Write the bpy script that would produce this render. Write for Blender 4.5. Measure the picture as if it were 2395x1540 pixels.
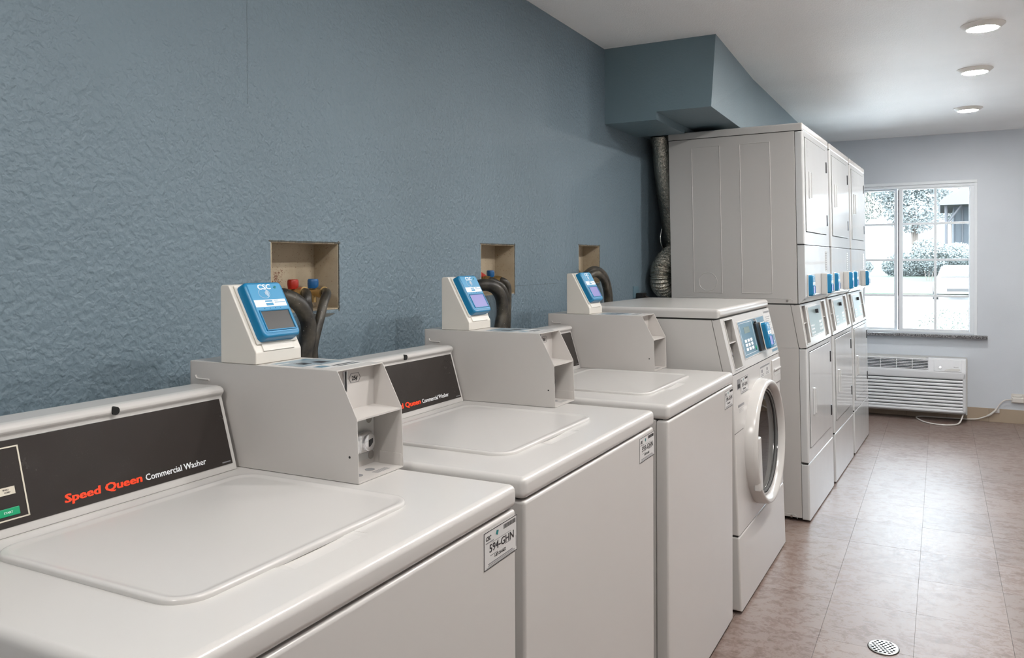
import bpy, bmesh, math, random
from mathutils import Vector, Matrix
random.seed(7)
PI = math.pi
D = bpy.data
sc = bpy.context.scene
COL = sc.collection
for o in list(D.objects):
    D.objects.remove(o)

# ------------------------------------------------------------------ camera, world, exposure
cam_d = D.cameras.new('camera'); cam = D.objects.new('camera', cam_d); COL.objects.link(cam)
YAW, PITCH, ROLL = .4883, -.0113, -.0050
fw = Vector((-math.sin(YAW)*math.cos(PITCH), math.cos(YAW)*math.cos(PITCH), math.sin(PITCH)))
r0 = Vector((math.cos(YAW), math.sin(YAW), 0)); u0 = r0.cross(fw)
rr = r0*math.cos(ROLL)+u0*math.sin(ROLL); uu = -r0*math.sin(ROLL)+u0*math.cos(ROLL)
M = Matrix((rr, uu, -fw)).transposed().to_4x4(); M.translation = Vector((1.44436, 0, 1.28852))
cam.matrix_world = M
cam_d.sensor_width = 36; cam_d.lens = 28.384; cam_d.shift_y = -.0554
cam_d.clip_start = .02; cam_d.clip_end = 400
sc.camera = cam

world = D.worlds.new('overcast_sky'); sc.world = world; world.use_nodes = True
wn = world.node_tree.nodes; wn['Background'].inputs[0].default_value = (.80, .90, 1.0, 1); wn['Background'].inputs[1].default_value = 5.4
sc.view_settings.view_transform = 'Standard'; sc.view_settings.look = 'None'
sc.view_settings.gamma = 1; sc.view_settings.use_curve_mapping = False
sc.view_settings.exposure = 1.80
try:
    sc.cycles.use_denoising = True
    sc.cycles.max_bounces = 12; sc.cycles.diffuse_bounces = 6; sc.cycles.glossy_bounces = 5
    sc.cycles.transparent_max_bounces = 16; sc.cycles.sample_clamp_indirect = 6
    sc.cycles.caustics_reflective = False; sc.cycles.caustics_refractive = False
except Exception:
    pass
LIGHT_STRENGTH = 148.0
LIGHT_COLOR = (1.0, .975, .935, 1)

def area_portal():
    l = D.lights.new('window_portal', 'AREA'); l.shape = 'RECTANGLE'; l.size = 1.15; l.size_y = 1.25
    try: l.cycles.is_portal = True
    except Exception: pass
    o = D.objects.new('window_portal', l); COL.objects.link(o); o.location = (1.12, 7.70, 1.32)
    o.rotation_euler = (PI/2, 0, PI)      # -Z points to -Y, into the room
    o.rotation_euler = (-PI/2, 0, 0)
area_portal()

# ------------------------------------------------------------------ materials
MATS = {}
def rgb(h):
    h = h.lstrip('#'); v = [int(h[i:i+2], 16)/255 for i in (0, 2, 4)]
    return tuple((c/12.92 if c <= .04045 else ((c+.055)/1.055)**2.4) for c in v)
def mat(name, col, rough=.5, metal=0.0, spec=.5, emit=None, estr=0, coat=0):
    if name in MATS: return MATS[name]
    m = D.materials.new(name); m.use_nodes = True
    b = m.node_tree.nodes['Principled BSDF']
    c = rgb(col) if isinstance(col, str) else col
    b.inputs['Base Color'].default_value = (*c, 1); b.inputs['Roughness'].default_value = rough
    b.inputs['Metallic'].default_value = metal; b.inputs['Specular IOR Level'].default_value = spec
    if coat: b.inputs['Coat Weight'].default_value = coat; b.inputs['Coat Roughness'].default_value = .05
    if emit: b.inputs['Emission Color'].default_value = emit; b.inputs['Emission Strength'].default_value = estr
    MATS[name] = m
    return m
class NT:
    def __init__(s, m):
        s.t = m.node_tree; s.b = s.t.nodes['Principled BSDF']
        s.tc = s.t.nodes.new('ShaderNodeTexCoord')
    def n(s, kind, **kw):
        x = s.t.nodes.new(kind)
        for k, v in kw.items():
            if k in x.inputs.keys(): x.inputs[k].default_value = v
            else: setattr(x, k, v)
        return x
    def l(s, a, b): s.t.links.new(a, b)
    def mapping(s, scale=(1, 1, 1), src='Object'):
        m = s.n('ShaderNodeMapping'); m.inputs['Scale'].default_value = scale
        if src == 'World':
            g = s.n('ShaderNodeNewGeometry'); s.l(g.outputs['Position'], m.inputs['Vector'])
        else:
            s.l(s.tc.outputs[src], m.inputs['Vector'])
        return m
    def noise(s, scale, detail=4, rough=.5, mp=None, dist=0):
        x = s.n('ShaderNodeTexNoise'); x.inputs['Scale'].default_value = scale; x.inputs['Detail'].default_value = detail
        x.inputs['Roughness'].default_value = rough; x.inputs['Distortion'].default_value = dist
        if mp: s.l(mp.outputs[0], x.inputs['Vector'])
        return x
    def ramp(s, src, stops):
        r = s.n('ShaderNodeValToRGB'); e = r.color_ramp.elements
        while len(e) < len(stops): e.new(.5)
        for i, (p, c) in enumerate(stops):
            e[i].position = p; e[i].color = (*(rgb(c) if isinstance(c, str) else c), 1)
        s.l(src, r.inputs[0]); return r
    def bump(s, src, strength, dist, prev=None):
        x = s.n('ShaderNodeBump'); x.inputs['Strength'].default_value = strength; x.inputs['Distance'].default_value = dist
        s.l(src, x.inputs['Height'])
        if prev: s.l(prev.outputs[0], x.inputs['Normal'])
        s.l(x.outputs[0], s.b.inputs['Normal']); return x

def paint(name, col, rough=.45, tex=95, strength=.35, dist=.004, seams=()):
    """knock-down textured wall paint; seams: (axis, value, lo, hi) fine cracks of the drywall tape"""
    m = mat(name, col, rough); t = NT(m)
    mp = t.mapping((1, 1, 1), 'World')
    a = t.noise(tex, 2, .45, mp, .25); b = t.noise(tex*.38, 2, .5, mp, .4)
    ra = t.ramp(a.outputs[0], [(.36, (0, 0, 0)), (.66, (1, 1, 1))])
    add = t.n('ShaderNodeMath', operation='MULTIPLY_ADD'); t.l(ra.outputs[0], add.inputs[0]); add.inputs[1].default_value = .6
    t.l(b.outputs[0], add.inputs[2])
    t.bump(add.outputs[0], strength, dist)
    big = t.noise(1.3, 3, .5, mp)
    c = rgb(col) if isinstance(col, str) else col
    rc = t.ramp(big.outputs[0], [(.3, tuple(x*.93 for x in c)), (.7, tuple(min(1, x*1.05) for x in c))])
    last = rc.outputs[0]
    if seams:
        g = t.n('ShaderNodeNewGeometry'); sp = t.n('ShaderNodeSeparateXYZ'); t.l(g.outputs['Position'], sp.inputs[0])
        w = t.noise(60, 2, .5, mp)
        for ax, v, lo, hi in seams:
            other = 'Z' if ax == 'Y' else 'Y'
            sh = t.n('ShaderNodeMath', operation='MULTIPLY_ADD'); t.l(w.outputs[0], sh.inputs[0]); sh.inputs[1].default_value = .006; t.l(sp.outputs[ax], sh.inputs[2])
            c1 = t.n('ShaderNodeMath', operation='COMPARE'); t.l(sh.outputs[0], c1.inputs[0]); c1.inputs[1].default_value = v; c1.inputs[2].default_value = .0012
            g1 = t.n('ShaderNodeMath', operation='GREATER_THAN'); t.l(sp.outputs[other], g1.inputs[0]); g1.inputs[1].default_value = lo
            g2 = t.n('ShaderNodeMath', operation='LESS_THAN'); t.l(sp.outputs[other], g2.inputs[0]); g2.inputs[1].default_value = hi
            k1 = t.n('ShaderNodeMath', operation='MULTIPLY'); t.l(c1.outputs[0], k1.inputs[0]); t.l(g1.outputs[0], k1.inputs[1])
            k2 = t.n('ShaderNodeMath', operation='MULTIPLY'); t.l(k1.outputs[0], k2.inputs[0]); t.l(g2.outputs[0], k2.inputs[1])
            fa = t.n('ShaderNodeMath', operation='MULTIPLY'); t.l(k2.outputs[0], fa.inputs[0]); fa.inputs[1].default_value = .45
            mx = t.n('ShaderNodeMix', data_type='RGBA'); t.l(fa.outputs[0], mx.inputs[0]); t.l(last, mx.inputs[6]); mx.inputs[7].default_value = (.03, .04, .05, 1)
            last = mx.outputs[2]
    t.l(last, t.b.inputs['Base Color'])
    return m

BLUE = paint('blue_wall_paint', (.150, .207, .250), .55, 78, .62, .0042, seams=(('Y', 1.397, 1.668, 2.0), ('Z', 1.2045, 2.745, 3.13)))
SOFF = paint('blue_soffit_paint', (.150, .218, .255), .45, 110, .25, .003)
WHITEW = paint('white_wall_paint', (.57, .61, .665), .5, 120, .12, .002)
WHITE_BOUNCE = paint('bounce_white_wall', (.90, .90, .89), .5, 120, .12, .002)  # same wall white, raised on the unseen walls to bounce more light
CEIL = paint('ceiling_paint', (.95, .955, .96), .55, 150, .30, .003)
def enamel(name, col, rough, wav=.02, coat=0):
    m = mat(name, col, rough, coat=coat); t = NT(m); mp = t.mapping((1, 1, 1), 'Object')
    n = t.noise(5.5, 1, .4, mp); t.bump(n.outputs[0], wav, .05)
    return m
ENAM = enamel('white_enamel', (.53, .515, .50), .22, .010)
ENAMF = enamel('glossy_door_enamel', (.56, .57, .575), .10, .020)
PLAS = mat('ivory_plastic', (.66, .63, .58), .35)
GREYP = mat('grey_plastic', (.50, .50, .49), .45)
SHEET = enamel('coin_box_enamel', (.53, .505, .485), .30, .006)
SEAM = mat('seam_shadow', (.03, .03, .03), .8)
BLACK = mat('black_plastic', (.012, .011, .011), .30)
def smudgy_black():
    m = mat('smoked_panel', (.030, .026, .024), .22); t = NT(m); mp = t.mapping((1, 1, 1), 'Object')
    n = t.noise(6, 6, .75, mp); v = t.noise(700, 2, .6, mp)
    r = t.ramp(v.outputs[0], [(.62, (.026, .021, .019)), (.72, (.08, .075, .07))])
    r2 = t.ramp(n.outputs[0], [(.45, (0, 0, 0)), (.75, (1, 1, 1))])
    mx = t.n('ShaderNodeMix', data_type='RGBA'); t.l(r2.outputs[0], mx.inputs[0]); mx.inputs[6].default_value = (.026, .021, .019, 1)
    t.l(r.outputs[0], mx.inputs[7]); t.l(mx.outputs[2], t.b.inputs['Base Color'])
    r3 = t.ramp(n.outputs[0], [(.4, (.22,)*3), (.7, (.30,)*3)]); t.l(r3.outputs[0], t.b.inputs['Roughness'])
    return m
SMOKE = smudgy_black()
RED = mat('red_print', (.90, .06, .012), .4)
CREAM = mat('cream_print', (.62, .57, .48), .4)
GREEN = mat('green_button', (.0, .30, .13), .35)
INK = mat('black_ink', (.015, .015, .017), .5)
GINK = mat('grey_ink', (.22, .22, .23), .5)
TEAL = mat('teal_print', (.0, .16, .17), .5)
WPRINT = mat('white_print', (.85, .87, .9), .45)
STICK = mat('sticker_white', (.58, .575, .57), .4)
RBLUE = mat('reader_blue', (.004, .175, .36), .32)
RFACE = mat('reader_face_blue', (.06, .29, .52), .35)
SCREEN = mat('reader_screen', (.075, .075, .075), .25)
SCREENL = mat('lit_reader_screen', (.12, .12, .26), .25, emit=(.30, .28, .60, 1), estr=.16)
CHROME = mat('chrome', (.75, .75, .76), .14, 1)
STEEL = mat('stainless_steel', (.62, .61, .59), .22, 1)
DARKM = mat('dark_hinge_metal', (.06, .06, .065), .35, .8)
BRASS = mat('brass', (.55, .38, .17), .32, .9)
REDV = mat('red_valve_plastic', (.36, .018, .008), .35)
BLUV = mat('blue_valve_plastic', (.004, .09, .26), .35)
BLUEPLATE = mat('painted_over_plate', (.12, .20, .25), .4)
CAVITY = mat('cavity_black', (.008, .008, .008), .9)
PTAC = mat('air_conditioner_plastic', (.60, .62, .65), .38)
PTACD = mat('air_conditioner_slots', (.10, .12, .14), .6)
VINYLW = mat('window_vinyl', (.72, .76, .80), .35)
CORD = mat('white_cord', (.62, .60, .57), .45)
BASET = mat('baseboard_ceramic', (.36, .29, .22), .45)
PANELG = mat('blue_grey_membrane', (.13, .24, .32), .3)
PANELD = mat('pale_membrane', (.20, .26, .27), .3)
DISPL = mat('membrane_display', (.20, .27, .25), .25)
DRUM = mat('drum_steel', (.26, .26, .26), .30, 1)
GASKET = mat('grey_gasket', (.10, .10, .10), .5)
DGREY = mat('decal_grey_blue', (.24, .30, .34), .4)
DINK = mat('decal_dark', (.035, .04, .05), .4)

def glass(name, tint=(1, 1, 1), refl=.06, rough=.02):
    m = D.materials.new(name); m.use_nodes = True; t = m.node_tree
    for n in list(t.nodes): t.nodes.remove(n)
    o = t.nodes.new('ShaderNodeOutputMaterial'); tr = t.nodes.new('ShaderNodeBsdfTransparent'); gl = t.nodes.new('ShaderNodeBsdfGlossy')
    mx = t.nodes.new('ShaderNodeMixShader'); fr = t.nodes.new('ShaderNodeFresnel'); fr.inputs[0].default_value = 1.45
    tr.inputs[0].default_value = (*tint, 1); gl.inputs['Roughness'].default_value = rough
    t.links.new(fr.outputs[0], mx.inputs[0]); t.links.new(tr.outputs[0], mx.inputs[1]); t.links.new(gl.outputs[0], mx.inputs[2])
    t.links.new(mx.outputs[0], o.inputs[0]); return m
GLASS = glass('window_glass', (.96, .98, .98)); DGLASS = glass('door_glass', (.085, .08, .08))

def floor_mat():
    m = mat('vinyl_floor_tile', (.3, .22, .19), .28); t = NT(m); mp = t.mapping((1, 1, 1), 'World')
    mp2 = t.mapping((7, 9, 1), 'World')
    oi = t.n('ShaderNodeObjectInfo')
    a = t.noise(2.4, 7, .66, mp2, .9); b = t.noise(70, 5, .66, mp, .7); c = t.noise(2.2, 3, .5, mp)
    ad = t.n('ShaderNodeMath', operation='MULTIPLY_ADD'); t.l(b.outputs[0], ad.inputs[0]); ad.inputs[1].default_value = .62; t.l(a.outputs[0], ad.inputs[2])
    ad2 = t.n('ShaderNodeMath', operation='MULTIPLY_ADD'); t.l(c.outputs[0], ad2.inputs[0]); ad2.inputs[1].default_value = .35; t.l(ad.outputs[0], ad2.inputs[2])
    r = t.ramp(ad2.outputs[0], [(.60, (.075, .043, .032)), (.82, (.148, .098, .079)), (.97, (.200, .145, .125)), (1.0, (.23, .18, .16))])
    hs = t.n('ShaderNodeHueSaturation'); t.l(r.outputs[0], hs.inputs['Color'])
    v = t.n('ShaderNodeMath', operation='MULTIPLY_ADD'); t.l(oi.outputs['Random'], v.inputs[0]); v.inputs[1].default_value = .14; v.inputs[2].default_value = .93
    t.l(v.outputs[0], hs.inputs['Value'])
    # dark heel scuffs
    mp3 = t.mapping((5, 22, 1), 'World'); s = t.noise(2.2, 2, .5, mp3, .5); rs = t.ramp(s.outputs[0], [(.735, (0, 0, 0)), (.76, (1, 1, 1))])
    k = t.n('ShaderNodeMath', operation='MULTIPLY'); t.l(rs.outputs[0], k.inputs[0]); k.inputs[1].default_value = .45
    mx = t.n('ShaderNodeMix', data_type='RGBA'); t.l(k.outputs[0], mx.inputs[0]); t.l(hs.outputs[0], mx.inputs[6]); mx.inputs[7].default_value = (.06, .05, .05, 1)
    t.l(mx.outputs[2], t.b.inputs['Base Color'])
    t.b.inputs['Specular IOR Level'].default_value = .26
    rg = t.ramp(b.outputs[0], [(.3, (.30,)*3), (.7, (.42,)*3)]); t.l(rg.outputs[0], t.b.inputs['Roughness'])
    bp = t.noise(55, 3, .6, mp2, 1); t.bump(bp.outputs[0], .10, .003)
    return m
FLOOR = floor_mat()
GROUT = mat('tile_joint', (.035, .026, .022), .8)
def beige_box():
    m = mat('beige_box_plaster', (.58, .47, .33), .7); t = NT(m); mp = t.mapping((1, 1, 1), 'World')
    a = t.noise(9, 4, .6, mp); b = t.noise(230, 3, .7, mp)
    r = t.ramp(a.outputs[0], [(.35, (.38, .31, .215)), (.65, (.46, .39, .29))])
    # rusty speckles low on the back of the box
    sp = t.n('ShaderNodeSeparateXYZ'); g = t.n('ShaderNodeNewGeometry'); t.l(g.outputs['Position'], sp.inputs[0])
    vd = t.n('ShaderNodeVectorMath', operation='DISTANCE'); t.l(g.outputs['Position'], vd.inputs[0]); vd.inputs[1].default_value = (-.08, 1.565, 1.255)
    mr = t.n('ShaderNodeMapRange'); t.l(vd.outputs['Value'], mr.inputs[0]); mr.inputs[1].default_value = 0; mr.inputs[2].default_value = .042; mr.inputs[3].default_value = .16; mr.inputs[4].default_value = 0
    su = t.n('ShaderNodeMath', operation='ADD'); t.l(b.outputs[0], su.inputs[0]); t.l(mr.outputs[0], su.inputs[1])
    gt = t.n('ShaderNodeMath', operation='GREATER_THAN'); t.l(su.outputs[0], gt.inputs[0]); gt.inputs[1].default_value = .66
    mx = t.n('ShaderNodeMix', data_type='RGBA'); t.l(gt.outputs[0], mx.inputs[0]); t.l(r.outputs[0], mx.inputs[6]); mx.inputs[7].default_value = (.16, .06, .035, 1)
    t.l(mx.outputs[2], t.b.inputs['Base Color'])
    return m
BEIGE = beige_box()
def rubber():
    m = mat('worn_rubber', (.03, .028, .025), .42); t = NT(m); mp = t.mapping((1, 1, 1), 'World')
    a = t.noise(16, 4, .6, mp); b = t.noise(300, 2, .5, mp)
    r = t.ramp(a.outputs[0], [(.40, (.016, .014, .012)), (.60, (.07, .060, .045)), (.78, (.15, .13, .10))])
    gt = t.n('ShaderNodeMath', operation='GREATER_THAN'); t.l(b.outputs[0], gt.inputs[0]); gt.inputs[1].default_value = .74
    mx = t.n('ShaderNodeMix', data_type='RGBA'); t.l(gt.outputs[0], mx.inputs[0]); t.l(r.outputs[0], mx.inputs[6]); mx.inputs[7].default_value = (.45, .42, .38, 1)
    t.l(mx.outputs[2], t.b.inputs['Base Color']); return m
RUBBER = rubber()
def foil():
    m = mat('aluminium_foil', (.55, .52, .45), .24, 1); t = NT(m); mp = t.mapping((1, 1, 1), 'World')
    a = t.noise(75, 4, .6, mp, .8); t.bump(a.outputs[0], .8, .008); return m
FOIL = foil()
def granite():
    m = mat('grey_granite', (.2, .2, .2), .3); t = NT(m); mp = t.mapping((1, 1, 1), 'World')
    a = t.noise(160, 3, .7, mp); r = t.ramp(a.outputs[0], [(.40, (.03, .03, .035)), (.52, (.16, .16, .17)), (.65, (.42, .42, .44))]); t.l(r.outputs[0], t.b.inputs['Base Color']); return m
GRANITE = granite()

# ------------------------------------------------------------------ geometry helpers
class MB:
    """collects solids into one mesh"""
    def __init__(s, T=None, lean=0.0):
        s.bm = bmesh.new(); s.T = T or Matrix.Identity(4); s.lean = lean; s.m = 0
    def _add(s, t, T=None):
        T = s.T @ T if T is not None else s.T
        bmesh.ops.recalc_face_normals(t, faces=t.faces)
        vm = {}
        for v in t.verts: vm[v] = s.bm.verts.new(T @ v.co)
        for f in t.faces:
            try:
                nf = s.bm.faces.new([vm[v] for v in f.verts]); nf.material_index = s.m
            except ValueError: pass
        t.free()
    def box(s, x0, x1, y0, y1, z0, z1, bev=0, seg=2, T=None, only=None):
        t = bmesh.new(); bmesh.ops.create_cube(t, size=1)
        for v in t.verts:
            v.co = Vector(((x0+x1)/2+v.co.x*(x1-x0), (y0+y1)/2+v.co.y*(y1-y0), (z0+z1)/2+v.co.z*(z1-z0)))
        if bev:
            es = t.edges[:] if only is None else [e for e in t.edges if only((e.verts[0].co+e.verts[1].co)/2)]
            bmesh.ops.bevel(t, geom=es, offset=bev, segments=seg, profile=.5, affect='EDGES')
        s._add(t, T); return s
    def prism(s, pts, ax, a, b, bev=0, seg=2, T=None):
        """polygon pts in the plane normal to ax: 'x'->(y,z) 'y'->(x,z) 'z'->(x,y)"""
        def P(p, c): return {'x': Vector((c, p[0], p[1])), 'y': Vector((p[0], c, p[1])), 'z': Vector((p[0], p[1], c))}[ax]
        t = bmesh.new(); A = [t.verts.new(P(p, a)) for p in pts]; B = [t.verts.new(P(p, b)) for p in pts]
        t.faces.new(A); t.faces.new(list(reversed(B))); n = len(pts)
        for i in range(n): t.faces.new((A[i], B[i], B[(i+1) % n], A[(i+1) % n]))
        bmesh.ops.recalc_face_normals(t, faces=t.faces)
        if bev: bmesh.ops.bevel(t, geom=t.edges[:], offset=bev, segments=seg, profile=.5, affect='EDGES')
        s._add(t, T); return s
    def cyl(s, p0, p1, r, n=20, r2=None, T=None):
        p0, p1 = Vector(p0), Vector(p1); d = p1-p0; t = bmesh.new()
        bmesh.ops.create_cone(t, cap_ends=True, segments=n, radius1=r, radius2=r if r2 is None else r2, depth=d.length)
        R = d.to_track_quat('Z', 'Y').to_matrix().to_4x4(); R.translation = (p0+p1)/2
        bmesh.ops.transform(t, matrix=R, verts=t.verts); s._add(t, T); return s
    def tube(s, pts, r, n=12, T=None, cap=True):
        pts = [Vector(p) for p in pts]; t = bmesh.new(); rings = []; up = Vector((.31, .2, .93))
        for i, p in enumerate(pts):
            d = (pts[min(i+1, len(pts)-1)]-pts[max(i-1, 0)]).normalized()
            a = d.cross(up).normalized(); b = d.cross(a).normalized(); up = -b if b.dot(up) < 0 else b
            a = d.cross(up).normalized(); b = up
            ri = r(i) if callable(r) else r
            rings.append([t.verts.new(p+a*math.cos(2*PI*k/n)*ri+b*math.sin(2*PI*k/n)*ri) for k in range(n)])
        for i in range(len(rings)-1):
            for k in range(n): t.faces.new((rings[i][k], rings[i][(k+1) % n], rings[i+1][(k+1) % n], rings[i+1][k]))
        if cap: t.faces.new(rings[0]); t.faces.new(rings[-1])
        s._add(t, T); return s
    def lathe(s, prof, c, ax='x', n=48, ky=1.0, T=None, close=False):
        """prof: (distance along axis, radius) ; ax x: circle in y-z ; ax z: circle in x-y"""
        t = bmesh.new(); R = []
        for (h, r) in prof:
            ring = []
            for k in range(n):
                a = 2*PI*k/n
                if ax == 'x': ring.append(t.verts.new((c[0]+h, c[1]+math.cos(a)*r*ky, c[2]+math.sin(a)*r)))
                else: ring.append(t.verts.new((c[0]+math.cos(a)*r*ky, c[1]+math.sin(a)*r, c[2]+h)))
            R.append(ring)
        L = len(R)
        for i in range(L if close else L-1):
            A, B = R[i], R[(i+1) % L]
            for k in range(n): t.faces.new((A[k], A[(k+1) % n], B[(k+1) % n], B[k]))
        if not close:
            if prof[0][1] > 1e-5: t.faces.new(R[0])
            if prof[-1][1] > 1e-5: t.faces.new(R[-1])
        bmesh.ops.remove_doubles(t, verts=t.verts, dist=1e-6)
        s._add(t, T); return s
    def build(s, name, mats, parent=None, label=None, smooth=True, wn=True, ang=38):
        if s.lean:
            for v in s.bm.verts: v.co.x -= s.lean*v.co.z
        me = D.meshes.new(name); s.bm.to_mesh(me); s.bm.free()
        for m in (mats if isinstance(mats, (list, tuple)) else [mats]): me.materials.append(m)
        if smooth and len(me.polygons):
            me.shade_smooth(); me.set_sharp_from_angle(angle=math.radians(ang))
        o = D.objects.new(name, me); COL.objects.link(o)
        if smooth and wn:
            w = o.modifiers.new('wn', 'WEIGHTED_NORMAL'); w.keep_sharp = True
        if parent is not None: o.parent = parent
        if label: o['label'] = label
        return o

def tag(o, label, cat, group=None, kind=None):
    o['label'] = label
    if cat: o['category'] = cat
    if group: o['group'] = group
    if kind: o['kind'] = kind
    return o
def empty(name, loc=(0, 0, 0), rz=0, rot=None):
    o = D.objects.new(name, None); COL.objects.link(o); o.location = loc
    o.rotation_euler = rot if rot else (0, 0, rz); o.empty_display_size = .1
    return o
def struct(o, label=None):
    o['kind'] = 'structure'
    if label: o['label'] = label
    return o
TCACHE = {}
def text(s, size, m, parent, T, bold=0.0, shear=0.0, sx=1.0, align='LEFT', ext=.0003, name='lettering', lean=0.0, width=None):
    """flat lettering: local x to the right, y up, z out of the surface; T places it"""
    key = (s, size, bold, shear, align)
    if key not in TCACHE:
        c = D.curves.new('lettering', 'FONT'); c.body = s; c.size = size; c.shear = shear; c.align_x = align; c.extrude = ext
        c.resolution_u = 2
        o = D.objects.new('tmp', c); COL.objects.link(o)
        dg = bpy.context.evaluated_depsgraph_get(); me = D.meshes.new_from_object(o.evaluated_get(dg))
        if bold:                                  # heavier strokes: the outline repeated with small shifts
            b0 = bmesh.new()
            for k, (dx, dy) in enumerate(((-1, -.6), (-1, .6), (0, -.6), (0, .6), (1, -.6), (1, .6))):
                m2 = me.copy(); m2.transform(Matrix.Translation((dx*bold, dy*bold, k*2e-6))); b0.from_mesh(m2); D.meshes.remove(m2)
            b0.to_mesh(me); b0.free()
        D.objects.remove(o); D.curves.remove(c); TCACHE[key] = me
    me = TCACHE[key].copy()
    if width: sx = width/(max(v.co.x for v in me.vertices)-min(v.co.x for v in me.vertices))
    me.transform(T @ Matrix.Diagonal((sx, 1, 1, 1)))
    if lean:
        for v in me.vertices: v.co.x -= lean*v.co.z
    me.materials.clear(); me.materials.append(m)
    o = D.objects.new(name, me); COL.objects.link(o); o.parent = parent
    return o
def face_T(x, y, z, up=(0, 0, 1), out=(1, 0, 0)):
    """frame on a surface facing `out`: right = +y for out=+x"""
    out = Vector(out).normalized(); up = Vector(up).normalized(); right = up.cross(out).normalized()
    m = Matrix((right, up, out)).transposed().to_4x4(); m.translation = Vector((x, y, z)); return m

# ------------------------------------------------------------------ room
ZC = 2.3262; YB = 7.49; XR = 3.7; Y0 = -1.6; DB = .088
BOXES = [(1.464, 1.716, 1.166, 1.3465), (2.483, 2.741, 1.172, 1.3595), (3.362, 3.614, 1.19, 1.371)]
def left_wall():
    mb = MB(); T = .12
    ys = [Y0] + [v for b in BOXES for v in b[:2]] + [YB]
    for i in range(0, len(ys), 2): mb.box(-T, 0, ys[i], ys[i+1], 0, ZC+.1)
    for (a, b, c, d) in BOXES:
        mb.box(-T, 0, a, b, 0, c); mb.box(-T, 0, a, b, d, ZC+.1)
    return struct(mb.build('wall_left', BLUE, smooth=False), 'teal blue textured wall behind the machines')
left_wall()
W0, W1, WZ0, WZ1 = .56, 1.695, .70, 1.932
mb = MB()
mb.box(-.12, W0, YB, YB+.16, -.3, ZC+.1).box(W1, XR+.1, YB, YB+.16, -.3, ZC+.1).box(W0, W1, YB, YB+.16, -.3, WZ0).box(W0, W1, YB, YB+.16, WZ1, ZC+.1)
struct(mb.build('wall_back', WHITEW, smooth=False), 'pale grey white end wall around the window')
struct(MB().box(XR, XR+.1, Y0, YB, 0, ZC+.1).build('wall_right', WHITE_BOUNCE, smooth=False), 'white wall right of the aisle')
struct(MB().box(-.12, XR+.1, Y0-.1, Y0, 0, ZC+.1).build('wall_front', WHITE_BOUNCE, smooth=False), 'white wall behind the viewer')
struct(MB().box(-.12, XR+.1, Y0-.1, YB+.16, ZC, ZC+.1).build('ceiling', CEIL, smooth=False), 'white textured ceiling')

# floor: base slab plus individually laid vinyl tiles
fl = struct(MB().box(-.12, XR+.1, Y0-.1, YB+.16, -.2, -.0025).build('floor', GROUT, smooth=False), 'worn brown marbled vinyl tile floor')
TX, TY = .2924, .36
x0t, y0t = 1.074-4*TX, 3.64-15*TY
tm = MB().box(.0005, TX-.0005, .0005, TY-.0005, -.003, 0).build('tile', FLOOR, fl, smooth=False)
tm.location = (0, 0, 0); first = True
nx = int((XR-x0t)/TX)+1; ny = int((YB-y0t)/TY)+1
def put_tile(x, y, me, w=None):
    global first
    if first: o = tm; first = False
    else: o = D.objects.new('tile', me); COL.objects.link(o); o.parent = fl
    o.location = (x, y, random.uniform(0, .0003)); return o
for i in range(nx):
    for j in range(ny):
        x, y = x0t+i*TX, y0t+j*TY
        w, h = min(TX, XR-x), min(TY, YB-y)
        if w < .02 or h < .02: continue
        if w < TX-.001 or h < TY-.001:
            o = MB().box(.0005, w-.0005, .0005, h-.0005, -.003, 0).build('tile', FLOOR, fl, smooth=False); o.location = (x, y, 0)
        else: put_tile(x, y, tm.data)

# soffit (duct chase) over the dryers
mb = MB(); YS = 3.6875
t = bmesh.new()
def hexa(mb, a):  # a: 8 corner points bottom ring then top ring
    t = bmesh.new(); v = [t.verts.new(p) for p in a]
    for f in ((0, 1, 2, 3), (4, 5, 6, 7), (0, 1, 5, 4), (1, 2, 6, 5), (2, 3, 7, 6), (3, 0, 4, 7)): t.faces.new([v[i] for i in f])
    mb._add(t)
t.free()
hexa(mb, [(0, YS, 2.0), (.518, YS, 2.0), (.500, 4.7, 2.0), (0, 4.7, 2.0), (0, YS, ZC), (.540, YS, ZC), (.502, 4.7, ZC), (0, 4.7, ZC)])
hexa(mb, [(0, 4.7, 2.0), (.500, 4.7, 2.0), (.500, YB, 2.0), (0, YB, 2.0), (0, 4.7, ZC), (.502, 4.7, ZC), (.502, YB, ZC), (0, YB, ZC)])
mb.box(0, .26, YS, 4.16, 1.962, 1.9999)
mb.box(0, .26, 4.16, YB, 1.979, 1.9999)
struct(mb.build('trim_1', SOFF, smooth=False), 'blue painted boxed soffit over the stacked dryers')

# baseboard of ceramic pieces on the back wall
bb = empty('baseboard_back', (0, YB, 0)); struct(bb, 'beige brown tile baseboard under the window')
xx = .30
while xx < XR-.02:
    w = min(.30, XR-xx)
    o = MB().box(xx+.002, xx+w-.002, -.009, 0, 0, .108, .0015, 1).build('baseboard_tile', BASET, bb, smooth=False)
    xx += .2968
MB().box(.28, XR, -.004, 0, 0, .104).build('grout', GROUT, bb, smooth=False)

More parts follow.
